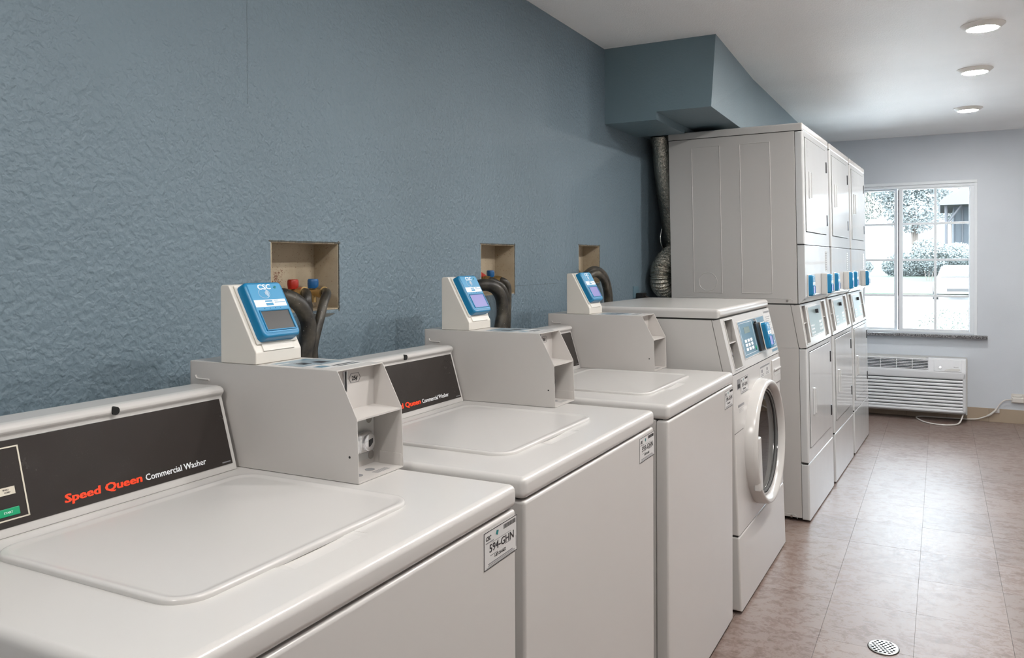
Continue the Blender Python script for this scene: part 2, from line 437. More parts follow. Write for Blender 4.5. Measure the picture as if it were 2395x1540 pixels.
# window
def window():
    w = empty('window_1', (0, YB, 0)); struct(w, 'white vinyl sliding window with grille bars')
    f = MB(); y0, y1 = -.012, .075
    f.box(W0-.012, W1+.008, y0, .0, WZ1-.012, WZ1+.012, .002).box(W1-.014, W1+.008, y0, .0, WZ0-.01, WZ1-.0125, .002)
    f.box(W0, W1, .001, y1, WZ1-.036, WZ1, .003).box(W0, W1, .001, y1, WZ0-.002, WZ0+.012, .003)
    f.box(W1-.044, W1, .002, y1, WZ0+.012, WZ1-.036, .003).box(W0, W0+.044, .002, y1, WZ0+.012, WZ1-.036, .003)
    f.build('window_frame', VINYLW, w)
    def sash(x0, x1, ya, yb, stl, str_, name):
        s = MB(); z0, z1 = WZ0+.012, WZ1-.036
        s.box(x0, x0+stl, ya, yb, z0, z1, .003).box(x1-str_, x1, ya, yb, z0, z1, .003)
        s.box(x0+stl, x1-str_, ya+.001, yb, z0, z0+.016, .002).box(x0+stl, x1-str_, ya+.001, yb, z1-.012, z1, .002)
        so = s.build(name, VINYLW, w)
        gx0, gx1, gz0, gz1 = x0+stl, x1-str_, z0+.016, z1-.012
        xm = (gx0+gx1)/2; zs = [gz0, 1.001, 1.299, 1.600, gz1]; xs = [gx0, xm, gx1]; yc = (ya+yb)/2
        for zc in zs[1:-1]: MB().box(gx0, gx1, yc-.006, yc+.006, zc-.0095, zc+.0095, .002).build('grille_bar', VINYLW, so)
        MB().box(xm-.0095, xm+.0095, yc-.0065, yc+.0065, gz0, gz1, .002).build('grille_bar', VINYLW, so)
        for a in range(2):
            for b in range(4):
                MB().box(xs[a], xs[a+1], yc+.008, yc+.011, zs[b], zs[b+1]).build('pane', GLASS, so, smooth=False)
    sash(1.128, 1.650, .005, .035, .036, .006, 'sliding_sash')
    sash(.604, 1.122, .040, .068, .02, .026, 'fixed_sash')
    MB().box(1.126, 1.136, .003, .036, WZ0+.02, WZ1-.05).build('weather_strip', GINK, w, smooth=False)
    l = MB(); l.box(.975, 1.02, -.004, .003, 1.908, 1.922, .003); l.m = 1; l.cyl((.990, -.006, 1.915), (.990, 0, 1.915), .002, 8).cyl((1.006, -.006, 1.915), (1.006, 0, 1.915), .002, 8)
    l.build('screw_plate', [VINYLW, INK], w)
    MB().box(W0-.06, 1.774, -.055, .05, .664, .689, .003).build('window_sill', GRANITE, w, 'speckled grey granite sill')
window()

# ------------------------------------------------------------------ ceiling lights
def ceiling_light(x, y, label):
    t = empty('ceiling_light', (x, y, ZC)); tag(t, label, 'light', 'round flush ceiling lights')
    MB().lathe([(0, .0875), (-.003, .0875), (-.019, .067), (-.019, .061), (0, .061)], (0, 0, 0), 'z', 48, close=True).build('trim_ring', PLAS2, t)
    MB().lathe([(-.006, .0615), (-.017, .0615), (-.0205, .05), (-.0215, 0)], (0, 0, 0), 'z', 48).build('diffuser', LED, t, 'glowing white diffuser')
    return t
PLAS2 = mat('light_trim_white', (.82, .81, .78), .4)
LED = mat('led_diffuser', (.9, .9, .9), .5, emit=LIGHT_COLOR, estr=LIGHT_STRENGTH)
for y, lb in ((4.113, 'round ceiling light nearest the viewer, highest in the row of three'), (5.046, 'middle one of the three round ceiling lights'),
              (6.304, 'round ceiling light farthest away, nearest the window wall'),
              (3.05, 'added round ceiling light above the front loading washer, out of view'), (1.95, 'added round ceiling light above the second washer, out of view')):  # last two are added, unseen, carrying the row on to light the room
    ceiling_light(1.606, y, lb)
ceiling_light(1.30, .95, 'added round ceiling light over the washers, out of view')  # added unseen lamp, placed to balance light on the near washers
ceiling_light(.75, -.55, 'added round ceiling light behind the viewer by the blue wall, out of view')  # added unseen lamp for the faces turned towards the viewer

# ------------------------------------------------------------------ machine id sticker
def id_sticker(parent, y0, y1, z0, z1, num, x=0.0, lean=0.0):
    w, h = y1-y0, z1-z0
    b = MB(lean=lean); b.box(x, x+.0004, y0, y1, z0, z1)
    b.m = 1
    e = .0012
    for (a, c, d, f) in ((y0, y1, z1-e, z1), (y0, y1, z0, z0+e), (y0, y0+e, z0, z1), (y1-e, y1, z0, z1)): b.box(x+.0004, x+.0007, a, c, d, f)
    yy = y0+w*.58                                                   # bar code
    i = 0
    while yy < y1-w*.06:
        bw = w*random.choice((.008, .012, .018)); b.box(x+.0004, x+.0007, yy, yy+bw, z1-h*.19, z1-h*.07); yy += bw+w*random.choice((.008, .012)); i += 1
    b.m = 2                                                          # fine print rows
    for (a, c, zf, t_) in ((.22, .80, .66, .012), (.18, .40, .33, .02), (.62, .80, .40, .02), (.12, .86, .135, .030), (.12, .93, .085, .02), (.06, .93, .045, .014), (.05, .28, .71, .030)):
        b.box(x+.0004, x+.0006, y0+w*a, y0+w*c, z0+h*zf-h*t_, z0+h*zf)
    b.box(x+.0004, x+.0006, y1-w*.035, y1-w*.028, z0+h*.12, z0+h*.42)
    st = b.build('identification_sticker', [STICK, INK, GINK], parent, smooth=False)
    k = dict(lean=lean)
    text('CSC', h*.155, INK, st, face_T(x+.0005, y0+w*.045, z1-h*.24), h*.004, .35, .95, **k)
    q = MB(lean=lean); q.prism([(y0+w*.345, z1-h*.20), (y0+w*.37, z1-h*.10), (y0+w*.425, z1-h*.12), (y0+w*.40, z1-h*.24)], 'x', x+.0005, x+.0008); q.build('logo_mark', TEAL, st, smooth=False)
    text(num, h*.30, INK, st, face_T(x+.0005, y0+w*.15, z0+h*.41), h*.003, 0, w/h*.62, **k)
    text('1-877-264-6622', h*.125, INK, st, face_T(x+.0005, y0+w*.30, z0+h*.21), 0, 0, .80*w/h/1.9, **k)
    return st

# ------------------------------------------------------------------ top-loading washers
ZL = .8972; WW = .7596
def boolean(o, cutter):
    cutter.parent = o.parent; bpy.context.view_layer.update()
    md = o.modifiers.new('b', 'BOOLEAN'); md.operation = 'DIFFERENCE'; md.object = cutter; md.solver = 'EXACT'
    o.modifiers.move(len(o.modifiers)-1, 0)
    dg = bpy.context.evaluated_depsgraph_get(); dg.update(); me = D.meshes.new_from_object(o.evaluated_get(dg))
    old = o.data; o.modifiers.clear(); o.data = me
    for m in old.materials:
        if m.name not in [x.name for x in me.materials if x]: me.materials.append(m)
    D.objects.remove(cutter)
def washer(loc, rz, num, off, label, cy1=.766, see_lid=True):
    t = empty('top_load_washer', loc, rz); tag(t, label, 'washing machine', 'top loading washers')
    MB().box(-.715, -.036, .004, WW-.004, .02, ZL-.043, .006, 2).build('cabinet', ENAM, t)
    MB().box(-.034, 0, .002, WW-.002, .012, ZL-.0435, .007, 3, only=lambda c: c.x > -.02 or c.z > .8).build('front_panel', ENAM, t)
    MB().box(-.71, -.02, .012, WW-.012, ZL-.052, ZL-.038).build('seam', SEAM, t, smooth=False)
    for fx in (-.66, -.08):
        for fy in (.07, WW-.07): MB().cyl((fx, fy, 0), (fx, fy, .022), .02, 12).build('foot', BLACK, t)
    # top panel, with finger scoop cut beside the lid
    o = MB().box(-.715, .002, -.001, WW+.001, ZL-.0415, ZL, .013, 4, only=lambda c: c.z > ZL-.03 or c.x > -.01 or abs(c.y-WW/2) > .3).build('top_panel', ENAM, t)
    c = MB(); n = 12
    tb = bmesh.new(); pr = []
    for i in range(n+1):
        f = i/n; yy = .268+.16*f; dp = max(.0004, .0085*min(1, math.sin(PI*min(1, f*1.08))**.7)) if f < .93 else .0004
        s_ = -.108; pr.append([tb.verts.new((s_, yy, ZL+.004)), tb.verts.new((s_, yy, ZL-.0003)), tb.verts.new((-.0735, yy, ZL-dp)), tb.verts.new((-.0715, yy, ZL+.004))])
    for i in range(n):
        for k in range(4): tb.faces.new((pr[i][k], pr[i][(k+1) % 4], pr[i+1][(k+1) % 4], pr[i+1][k]))
    tb.faces.new(pr[0]); tb.faces.new(list(reversed(pr[-1]))); c._add(tb)
    boolean(o, c.build('cut', ENAM, smooth=False))
    w = o.modifiers.new('wn', 'WEIGHTED_NORMAL'); w.keep_sharp = True
    MB().box(-.0738, -.0722, .315, .392, ZL-.0055, ZL-.0012).build('scoop_slot', SEAM, t, smooth=False)
    # lid
    def rr_(x0, x1, y0, y1, r, n=6):
        pts = []
        for (cx, cy, a0) in ((x1-r, y1-r, 0), (x0+r, y1-r, PI/2), (x0+r, y0+r, PI), (x1-r, y0+r, 1.5*PI)):
            for i in range(n+1):
                a = a0+PI/2*i/n; pts.append((cx+r*math.cos(a), cy+r*math.sin(a)))
        return pts
    lid = MB(); tb = bmesh.new(); rings = []
    for (ins, z) in ((0, ZL-.001), (0, ZL+.0042), (.0012, ZL+.0062), (.0035, ZL+.0070), (.009, ZL+.0066), (.014, ZL+.0046), (.020, ZL+.0042)):
        rings.append([tb.verts.new((x, y, z)) for x, y in rr_(-.478+ins, -.099-ins, .121+ins, .590-ins, .045-ins)])
    for a in range(len(rings)-1):
        A, B = rings[a], rings[a+1]
        for k in range(len(A)): tb.faces.new((A[k], A[(k+1) % len(A)], B[(k+1) % len(A)], B[k]))
    tb.faces.new(rings[-1]); tb.faces.new(list(reversed(rings[0]))); lid._add(tb)
    lid.build('lid', ENAM, t, wn=False, ang=60)
    # console (backsplash)
    y0, y1 = .002+off, .6157+off
    prof = [(-.5258, ZL), (-.5655, 1.0335), (-.5635, 1.0375), (-.5600, 1.041), (-.5590, 1.0450), (-.5610, 1.0495), (-.567, 1.0530), (-.576, 1.0545), (-.640, 1.0535), (-.662, 1.048), (-.668, 1.036), (-.668, ZL)]
    cs = MB().prism(prof, 'y', y0, y1, .0022, 2).build('console', ENAM, t, ang=50)
    v = Vector((-.0397, 0, .1363)).normalized(); n_ = Vector((v.z, 0, -v.x)); B0 = Vector((-.5258, 0, ZL))
    Tp = Matrix(((0, 1, 0), (v), (n_))).transposed().to_4x4()      # columns: right(y), up(v), out
    Tp = Matrix((Vector((0, 1, 0)), v, n_)).transposed().to_4x4(); Tp.translation = B0+Vector((0, off, 0))
    def P(mb_, a, b, c_, d, h0, h1, bev=0): mb_.box(a, b, c_, d, h0, h1, bev, 2, T=Tp)
    pm = MB(); P(pm, .018, .6065, .0135, .1385, -.001, .0014, .0008)
    pn = pm.build('control_panel', SMOKE, cs)
    bo = MB()
    for (a, b, c_, d) in ((.03, .2155, .1265, .1285), (.03, .217, .0228, .0248), (.2150, .2172, .0228, .1285), (.03, .032, .0228, .1285)): P(bo, a, b, c_, d, .0014, .0019)
    P(bo, .100, .2018, .0593, .0705, .0014, .0022)
    bo.build('panel_outline', CREAM, cs)
    gb = MB(); P(gb, .11, .2035, .0290, .0405, .0014, .0030, .001); gb.build('start_button', GREEN, cs)
    text('START', .0045, WPRINT, cs, Tp @ Matrix.Translation((.18, .033, .0031)))
    text('SMALL', .0032, INK, cs, Tp @ Matrix.Translation((.184, .0660, .0023))); text('LOAD', .0032, INK, cs, Tp @ Matrix.Translation((.186, .0620, .0023)))
    text('Speed Queen', .0178, RED, cs, Tp @ Matrix.Translation((.2715, .0258, .0018)), .00062, .10, 1, width=.1385)
    text('Commercial Washer', .0152, WPRINT, cs, Tp @ Matrix.Translation((.4165, .0252, .0018)), .0001, 0, 1, width=.1285)
    P2 = MB(); P(P2, .582, .6015, .0175, .0195, .0014, .0018); P2.build('fine_print', GINK, cs, smooth=False)
    MB().cyl((-.566, .3805+off, 1.0450), (-.5573, .3805+off, 1.0445), .0070, 20).build('lock_hole', CAVITY, cs)
    # coin meter case: folded sheet metal, open in front
    ya, yb = .6275+off, cy1+off; xb = -.665; th = .0022
    side = [(xb, ZL+.001), (-.2455, ZL+.001), (-.2490, 1.0130), (-.2920, 1.0950), (-.2970, 1.0965), (xb+.004, 1.0965), (xb, 1.0925)]
    cm = MB()
    cm.prism(side, 'y', ya, ya+th, .0008, 1); cm.prism(side, 'y', yb-th, yb, .0008, 1)
    cm.box(xb, -.2935, ya+.0004, yb-.0004, 1.0945, 1.0968, .0009, 2)
    cm.box(xb, -.2465, ya+.0004, yb-.0004, ZL+.0008, ZL+.0035)
    cm.box(xb, xb+th, ya, yb, ZL+.001, 1.096)
    cm.box(-.3165, -.3145, ya+th, yb-th, ZL+.003, 1.0945)
    cm.prism([(-.3145, 1.0115), (-.2510, 1.0085), (-.2505, 1.0120), (-.3145, 1.0150)], 'y', ya+th, yb-th)
    cm.prism([(-.300, ZL+.003), (-.250, ZL+.003), (-.250, ZL+.027), (-.300, ZL+.027)], 'y', yb-th-.0015, yb-th)
    cm.tube([(-.650, ya-.0003, 1.0685), (-.6465, ya-.0005, 1.0625), (-.640, ya-.0005, 1.0615), (-.612, ya-.0003, 1.0610)], .0022, 6)
    co = cm.build('coin_meter_case', SHEET, t, ang=45)
    MB().cyl((-.2655, ya-.0004, .944), (-.2655, ya+.001, .944), .0022, 10).build('screw_hole', INK, co)
    MB().box(-.3147, -.3125, ya+.0455, ya+.0515, 1.052, 1.088, .001, 1).build('coin_slot', INK, co)
    sl_ = MB(); sl_.box(-.3147, -.3122, ya+.0435, ya+.0455, 1.050, 1.0895, .0005, 1).box(-.3147, -.3122, ya+.0515, ya+.0535, 1.050, 1.0895, .0005, 1); sl_.build('slot_rim', CHROME, co)
    # coin value hexagon
    hx = MB(); yc, zc = ya+.0775, 1.0735; o1 = [(-.0165, 0), (-.0115, .0085), (.0115, .0085), (.0165, 0), (.0115, -.0085), (-.0115, -.0085)]
    for i in range(6):
        a, b = o1[i], o1[(i+1) % 6]; hx.tube([(-.3142, yc+a[0], zc+a[1]), (-.3142, yc+b[0], zc+b[1])], .0005, 4)
    hx.build('value_outline', GINK, co, smooth=False)
    text('25\u00a2', .011, INK, co, face_T(-.3141, yc-.0085, zc-.0040), .0002, width=.016)
    # vault face: lock block with two round knock-outs
    vk = MB(); vk.box(-.3147, -.3138, ya+.030, yb-.0035, .9115, 1.003, .0003, 1); vk.build('vault_plate', GREYP, co)
    for yy, zz in ((.1245, .918), (.119, .989)): MB().cyl((-.3142, ya+yy, zz), (-.3128, ya+yy, zz), .0085, 20).build('knockout', STEEL, co)
    lk = MB(); lk.box(-.316, -.299, ya+.069, ya+.116, .9280, .9690, .008, 3); lk.lathe([(0, .0165), (.003, .0165), (.0045, .0145), (.0045, 0)], (-.2995, ya+.099, .948), 'x', 28)
    lo = lk.build('coin_lock', CHROME, co)
    MB().prism([(ya+.0945, .9535), (ya+.1065, .9555), (ya+.1065, .947), (ya+.0985, .9405), (ya+.0945, .9405)], 'x', -.2955, -.2940, .0005, 1).build('keyhole', INK, lo)
    for x_, y_ in ((-.286, .085), (-.279, .040)): MB().cyl((x_, ya+y_, ZL+.0036), (x_, ya+y_, ZL+.0040), .0095, 20).build('floor_hole', GINK, co)
    fp = MB()
    for i in range(4): fp.box(-.270+i*.0035, -.2685+i*.0035, ya+.070, ya+.110, ZL+.0036, ZL+.0038)
    fp.build('notice_print', GINK, co, smooth=False)
    # instruction decal on the top of the case
    dc = MB(); z = 1.0969
    dc.box(-.478, -.325, ya+.012, yb-.010, z, z+.0003); dc.m = 1
    dc.box(-.445, -.385, ya+.014, ya+.048, z+.0003, z+.0005).box(-.455, -.375, ya+.052, yb-.014, z+.0003, z+.0005)
    dc.m = 2
    dc.box(-.432, -.405, ya+.040, ya+.062, z+.0005, z+.0007).box(-.42, -.392, ya+.075, ya+.10, z+.0005, z+.0007).box(-.352, -.345, ya+.055, yb-.02, z+.0003, z+.0005).box(-.339, -.333, ya+.055, yb-.02, z+.0003, z+.0005)
    dc.m = 3
    dc.box(-.366, -.345, ya+.02, ya+.045, z+.0003, z+.0005).box(-.47, -.455, ya+.02, yb-.02, z+.0003, z+.0005)
    dc.build('instruction_decal', [STICK, DGREY, DINK, PANELG], co, smooth=False)
    id_sticker(t, .6400, .7590, .7800, .8430, num, .0002)
    return t

# ------------------------------------------------------------------ card readers
def reader_unit(parent, T, w, h, d, screen, full=True):
    """blue reader: local x right, y up, z out. origin lower left"""
    pl = MB(T); pl.box(-.0035, w+.0035, -.0035, h+.0035, 0, .0045, .002, 2); po = pl.build('back_plate', PLAS, parent)
    b = MB(T)
    tb = bmesh.new(); rings = []
    def rr_(x0, x1, y0, y1, r, z, n=5):
        pts = []
        for (cx, cy, a0) in ((x1-r, y1-r, 0), (x0+r, y1-r, PI/2), (x0+r, y0+r, PI), (x1-r, y0+r, 1.5*PI)):
            for i in range(n+1):
                a = a0+PI/2*i/n; pts.append(tb.verts.new((cx+r*math.cos(a), cy+r*math.sin(a), z)))
        return pts
    for (i_, z) in ((0, .0045), (.0005, d*.8), (.0022, d-.0015), (.0045, d)): rings.append(rr_(i_, w-i_, i_*1.2, h-i_, .010-i_*.3, z))
    for a in range(len(rings)-1):
        A, B = rings[a], rings[a+1]
        for k in range(len(A)): tb.faces.new((A[k], A[(k+1) % len(A)], B[(k+1) % len(A)], B[k]))
    tb.faces.new(rings[-1]); tb.faces.new(list(reversed(rings[0]))); b._add(tb)
    bo = b.build('reader_body', RBLUE, parent, ang=50)
    f = MB(T); f.box(.007, w-.007, h*.08, h-.006, d-.0005, d+.0008, .0006, 1); f.build('face_plate', RFACE, parent)
    # bezel around the screen
    z = d+.0008; s0, s1, s2, s3 = w*.13, w*.87, h*.13, h*.455
    bz = MB(T); e = .0028
    for (a, c, p, q) in ((s0-e, s1+e, s3, s3+e), (s0-e, s1+e, s2-e, s2), (s0-e, s0, s2, s3), (s1, s1+e, s2, s3)): bz.box(a, c, p, q, z-.0008, z+.0022, .0006, 1)
    bz.build('bezel', RBLUE, parent)
    sm = MB(T); sm.box(s0, s1, s2, s3, z-.0004, z+.0002); sm.build('screen', screen, parent, smooth=False)
    if full:
        st = MB(T); st.box(w*.08, w*.90, h*.535, h*.66, z, z+.0003); st.m = 1
        for (a, c, p, q) in ((.36, .55, .62, .645), (.36, .55, .555, .60), (.60, .88, .60, .612), (.60, .70, .635, .645)): st.box(w*a, w*c, h*p, h*q, z+.0003, z+.0005)
        st.build('notice_sticker', [WPRINT, RFACE], parent, smooth=False)
        wv = MB(T)
        for k, r in enumerate((.0035, .006, .0085, .011)):
            pts = [(w*.42+r*math.cos(a), h*.775+r*math.sin(a), z+.0003) for a in [(-.75+1.5*i/8) for i in range(9)]]; wv.tube(pts, .0006, 4)
        wv.tube([(w*.42+.0145*math.cos(a), h*.775+.0105*math.sin(a), z+.0002) for a in [2*PI*i/20 for i in range(21)]], .0003, 4)
        wv.build('contactless_symbol', WPRINT, parent, smooth=False)
        text('CSC', w*.155, WPRINT, parent, T @ Matrix.Translation((w*.30, h*.850, z)), w*.004, .1, 1.2)
        lg = MB(T); lg.prism([(w*.72, h*.875), (w*.765, h*.91), (w*.81, h*.895), (w*.765, h*.855)], 'z', z, z+.0004); lg.build('logo_mark', TEAL, parent, smooth=False)
        dt = MB(T)
        for k in range(4): dt.cyl((w*(.28+.14*k), h*.505, z-.0002), (w*(.28+.14*k), h*.505, z+.0003), .0009, 8)
        dt.build('indicator_dot', INK, parent, smooth=False)
def pedestal_reader(wash_M, dx, ya, w, screen, label):
    t = empty('card_reader'); tag(t, label, 'card reader', 'card readers on the washers')
    t.matrix_world = wash_M @ Matrix.Translation((-.53+dx, ya+w/2, 1.0970))
    b = MB()
    a, c = -.050, .043
    b.prism([(a, 0), (c, 0), (c, .0225), (-.0265, .1500), (-.031, .1520), (a+.004, .1520), (a, .148)], 'y', -w/2, w/2, .0022, 3)
    b.build('pedestal', PLAS, t, ang=45)
    up = Vector((-.481, 0, .877)).normalized(); out = Vector((.877, 0, .481)).normalized()
    T = Matrix((Vector((0, 1, 0)), up, out)).transposed().to_4x4()
    # finger lip below the reader
    T2 = T.copy(); T2.translation = Vector((c, 0, .0225))
    MB(T2).box(-w*.34, w*.34, .001, .017, -.001, .0028, .0012, 2).build('lower_lip', PLAS, t)
    T3 = T.copy(); T3.translation = Vector((c, -w/2+.012, .0225))+up*.0190+out*.0002
    reader_unit(t, T3, w-.022, .1215, .0245, screen)
    return t

WS = [((.7887, .5054, 0), .0126, '594-GHN', 0.0, .7655, 'white top loading washer nearest the viewer, sticker reading 594'),
      ((.7758, 1.3027, 0), .0036, '593-GHN', .040, .7600, 'white top loading washer in the middle, sticker reading 593'),
      ((.7869, 2.1452, 0), -.0040, '596-GHN', .0015, .7680, 'white top loading washer beside the front loading one, sticker reading 596')]
RD = [(0.0, .6270, .1245, SCREEN, 'blue card reader with dark blank screen on the nearest washer'),
      (-.0280, .6705, .1245, SCREENL, 'blue card reader with violet lit screen on the middle washer'),
      (-.0090, .6320, .1245, SCREENL, 'small blue card reader on the third washer, next to black hoses')]
for (loc, rz, num, off, cy1, lb), (dx, ya, w_, scn, rl) in zip(WS, RD):
    washer(loc, rz, num, off, lb, cy1)
    Mw = Matrix.Translation(loc) @ Matrix.Rotation(rz, 4, 'Z')
    pedestal_reader(Mw, dx, ya, w_, scn, rl)

# ------------------------------------------------------------------ shared: recessed coin pocket on a slanted console
def slant_frame(p0, p1, y0=0.0, lean=0.0):
    """frame with right=+y, up along p0->p1, out; points given in un-leaned x,z"""
    v = Vector((p1[0]-p0[0], 0, p1[1]-p0[1])).normalized(); n = Vector((v.z, 0, -v.x))
    T = Matrix((Vector((0, 1, 0)), v, n)).transposed().to_4x4(); T.translation = Vector((p0[0], y0, p0[1])); return T
def slant_console(t, T, W, H, pockets, depth, lean, name='console_face'):
    """frame plate pierced by pockets (y0,y1,v0,v1); pocket boxes go inward"""
    b = MB(T, lean); ys = [0]
    for (a, c, p, q) in pockets: ys += [a, c]
    ys.append(W)
    for i in range(0, len(ys), 2): b.box(ys[i], ys[i+1], 0, H, -.03, 0, .0 if 0 < i < len(ys)-2 else 0)
    for (a, c, p, q) in pockets:
        b.box(a, c, 0, p, -.03, 0); b.box(a, c, q, H, -.03, 0)
        th = .002
        b.box(a-th, a, p-th, q+th, -depth, -.001); b.box(c, c+th, p-th, q+th, -depth, -.001)
        b.box(a, c, p-th, p, -depth, -.001); b.box(a, c, q, q+th, -depth, -.001); b.box(a-th, c+th, p-th, q+th, -depth-th, -depth)
    o = b.build(name, ENAM, t, smooth=False)
    for (a, c, p, q) in pockets:
        e = .004; r = MB(T, lean)
        for (m, n_, k, l) in ((a-e, c+e, q, q+e), (a-e, c+e, p-e, p), (a-e, a, p, q), (c, c+e, p, q)): r.box(m, n_, k, l, -.001, .003, .0012, 2)
        r.build('pocket_rim', ENAM, o)
        MB(T, lean).box(a, c, p+(q-p)*.52, p+(q-p)*.52+.004, -depth, -.003).build('pocket_shelf', ENAM, o)
        vp = MB(T, lean); vp.box(a+.008, c-.008, p+.02, p+(q-p)*.48, -depth, -depth+.003, .001, 1); vp.build('vault_plate', GREYP, o)
        lk = MB(T, lean); yc, vc = (a+c)/2, p+(q-p)*.26
        lk.box(yc-.022, yc+.022, vc-.018, vc+.018, -depth+.002, -.012, .007, 3); lk.m = 1; lk.box(yc-.005, yc+.006, vc-.005, vc+.005, -.0125, -.0115)
        lk.build('coin_lock', [CHROME, INK], o)
    return o

# ------------------------------------------------------------------ front-loading washer
def front_loader():
    L = .0355; W = .8549
    t = empty('front_load_washer', (.8057, 2.9731, 0), -.0181)
    tag(t, 'white front loading washer with round glass door, between top loader and dryers', 'washing machine')
    XB = -.62
    MB(lean=L).prism([(XB, .02), (-.036, .02), (-.036, .872), (-.0715, 1.074), (XB, 1.074)], 'y', .003, W-.003, .003, 2).build('cabinet', ENAM, t)
    # front flange of the console (side view) and slanted console
    T = slant_frame((0, .876), (-.0400, 1.078), 0, L); H = math.hypot(.04, .202)
    slant_console(t, T, W, H, [(.045, .162, .014, .196)], .055, L)
    MB(lean=L).prism([(-.0345, .876), (-.030, .876), (-.0665, 1.074), (-.0700, 1.074)], 'y', .001, W-.001).build('flange', ENAM, t, smooth=False)
    MB(lean=L).box(XB+.01, -.046, .006, W-.006, 1.070, 1.082).build('seam', SEAM, t, smooth=False)
    MB(lean=L).box(-.034, -.004, .006, W-.006, .868, .880).build('seam', SEAM, t, smooth=False)
    MB(lean=L).box(XB-.005, -.0390, -.001, W+.003, 1.0805, 1.1165, .014, 4, only=lambda c: c.z > 1.09 or c.x > -.05).build('top_panel', ENAM, t)
    # lower front with round opening
    yc, zc, ky = .420, .560, 1.14
    fp = MB(lean=L); fp.box(-.036, 0, .001, W-.001, .287, .872, .008, 3, only=lambda c: c.x > -.02 and (abs(c.y-W/2) > .3))
    fo = fp.build('front_panel', ENAM, t)
    cut = MB(lean=L).lathe([(-.06, .213), (.03, .213)], (0, yc, zc), 'x', 48, ky).build('cut', ENAM, smooth=False)
    boolean(fo, cut); fo.modifiers.new('wn', 'WEIGHTED_NORMAL').keep_sharp = True
    MB(lean=L).box(-.036, 0, .001, W-.001, .012, .282, .008, 3, only=lambda c: c.x > -.02 and (abs(c.y-W/2) > .3 or c.z > .2)).build('kick_panel', ENAM, t)
    MB(lean=L).box(-.034, -.006, .006, W-.006, .280, .290).build('seam', SEAM, t, smooth=False)
    for fx in (-.56, -.08):
        for fy in (.07, W-.07): MB().cyl((fx, fy, 0), (fx, fy, .022), .02, 12).build('foot', BLACK, t)
    # door
    door = MB(lean=L).lathe([(0, .250), (.034, .248), (.044, .243), (.047, .235), (.044, .228), (.026, .219), (.014, .216), (.004, .216), (0, .220)], (0, yc, zc), 'x', 72, ky, close=True).build('door', ENAM, t, 'white ring door with dark glass', wn=False, ang=60)
    MB(lean=L).lathe([(.014, .217), (.023, .213), (.022, .207), (.014, .207)], (0, yc, zc), 'x', 64, ky, close=True).build('chrome_ring', CHROME, door, wn=False, ang=60)
    MB(lean=L).lathe([(.013, .207), (.018, .204), (.016, .198), (.010, .198)], (0, yc, zc), 'x', 64, ky, close=True).build('gasket', GASKET, door, wn=False, ang=60)
    MB(lean=L).lathe([(.012, .199), (-.004, .185), (-.022, .130), (-.028, 0)], (0, yc, zc), 'x', 64, ky).build('glass_bowl', DGLASS, door, wn=False, ang=60)
    h = MB(lean=L); h.box(.020, .046, yc-.245, yc-.196, zc-.150, zc+.055, .007, 3); h.build('door_handle', ENAM, door)
    hg = MB(lean=L); hg.prism([(yc+.262, zc-.17), (yc+.305, zc-.13), (yc+.315, zc+.13), (yc+.262, zc+.18)], 'x', 0, .030, .006, 3); hg.build('hinge_cover', ENAM, door)
    # drum behind
    dr = MB(lean=L); dr.lathe([(-.012, .212), (-.05, .212), (-.05, .225), (-.42, .225), (-.43, 0)], (0, yc, zc), 'x', 48, 1.05); do = dr.build('drum', DRUM, t, 'perforated steel drum', wn=False)
    dt = MB(lean=L)
    for k in range(22):
        for j in range(5):
            a = 2*PI*(k+.5*(j % 2))/22; r = .2235; x = -.10-.06*j
            p = Vector((x, yc+math.cos(a)*r*1.05, zc+math.sin(a)*r)); q = Vector((x, yc+math.cos(a)*(r-.003)*1.05, zc+math.sin(a)*(r-.003)))
            dt.cyl(p, q, .004, 6)
    dt.build('drum_holes', CAVITY, do, smooth=False)['kind'] = 'stuff'
    for k in range(3):
        a = 2*PI*k/3+.4; MB(lean=L).cyl((-.08, yc+math.cos(a)*.21, zc+math.sin(a)*.21), (-.38, yc+math.cos(a)*.21, zc+math.sin(a)*.21), .018, 10).build('drum_baffle', DRUM, do)
    # membrane keypad
    k = MB(T, L); k.box(.222, .700, .030, .182, -.0005, .0022, .0015, 1); kp = k.build('keypad_frame', ENAM, t)
    k = MB(T, L); k.box(.229, .694, .036, .177, .0018, .0027); k.build('keypad', PANELG, kp, smooth=False)
    k = MB(T, L)
    for (a, b, c, d) in ((.240, .460, .170, .1712), (.240, .460, .046, .0472), (.240, .2425, .046, .171), (.4575, .460, .046, .171)): k.box(a, b, c, d, .0027, .0031)
    k.build('panel_outline', WPRINT, kp, smooth=False)
    MB(T, L).box(.304, .396, .128, .153, .0027, .0032).build('display', DISPL, kp, smooth=False)
    for i in range(3):
        for j in range(3):
            b = MB(T, L); y_, v_ = .276+.048*i, .060+.0165*j; b.box(y_, y_+.032, v_, v_+.0115, .0027, .0040, .001, 1); b.build('key', WPRINT, kp)
    MB(T, L).cyl((.439, .060, .0027), (.439, .060, .0045), .0085, 16).build('start_key', GREEN, kp)
    MB(T, L).cyl((.500, .1665, .0027), (.500, .1665, .014), .009, 16).build('key_lock', CHROME, kp)
    MB(T, L).prism([(.478, .158), (.560, .158), (.560, .040), (.478, .040)], 'z', .0027, .014, .002, 1).build('reader_bracket', BLACK, t)
    # instruction decal on the right of the console
    d = MB(T, L); d.box(.722, .850, .010, .200, .0001, .0005); d.m = 1
    d.box(.728, .845, .186, .194, .0005, .0007)
    for i in range(9): d.box(.735+.01*(i % 2), .80+.02*(i % 3), .095+.009*i, .0975+.009*i, .0005, .0007)
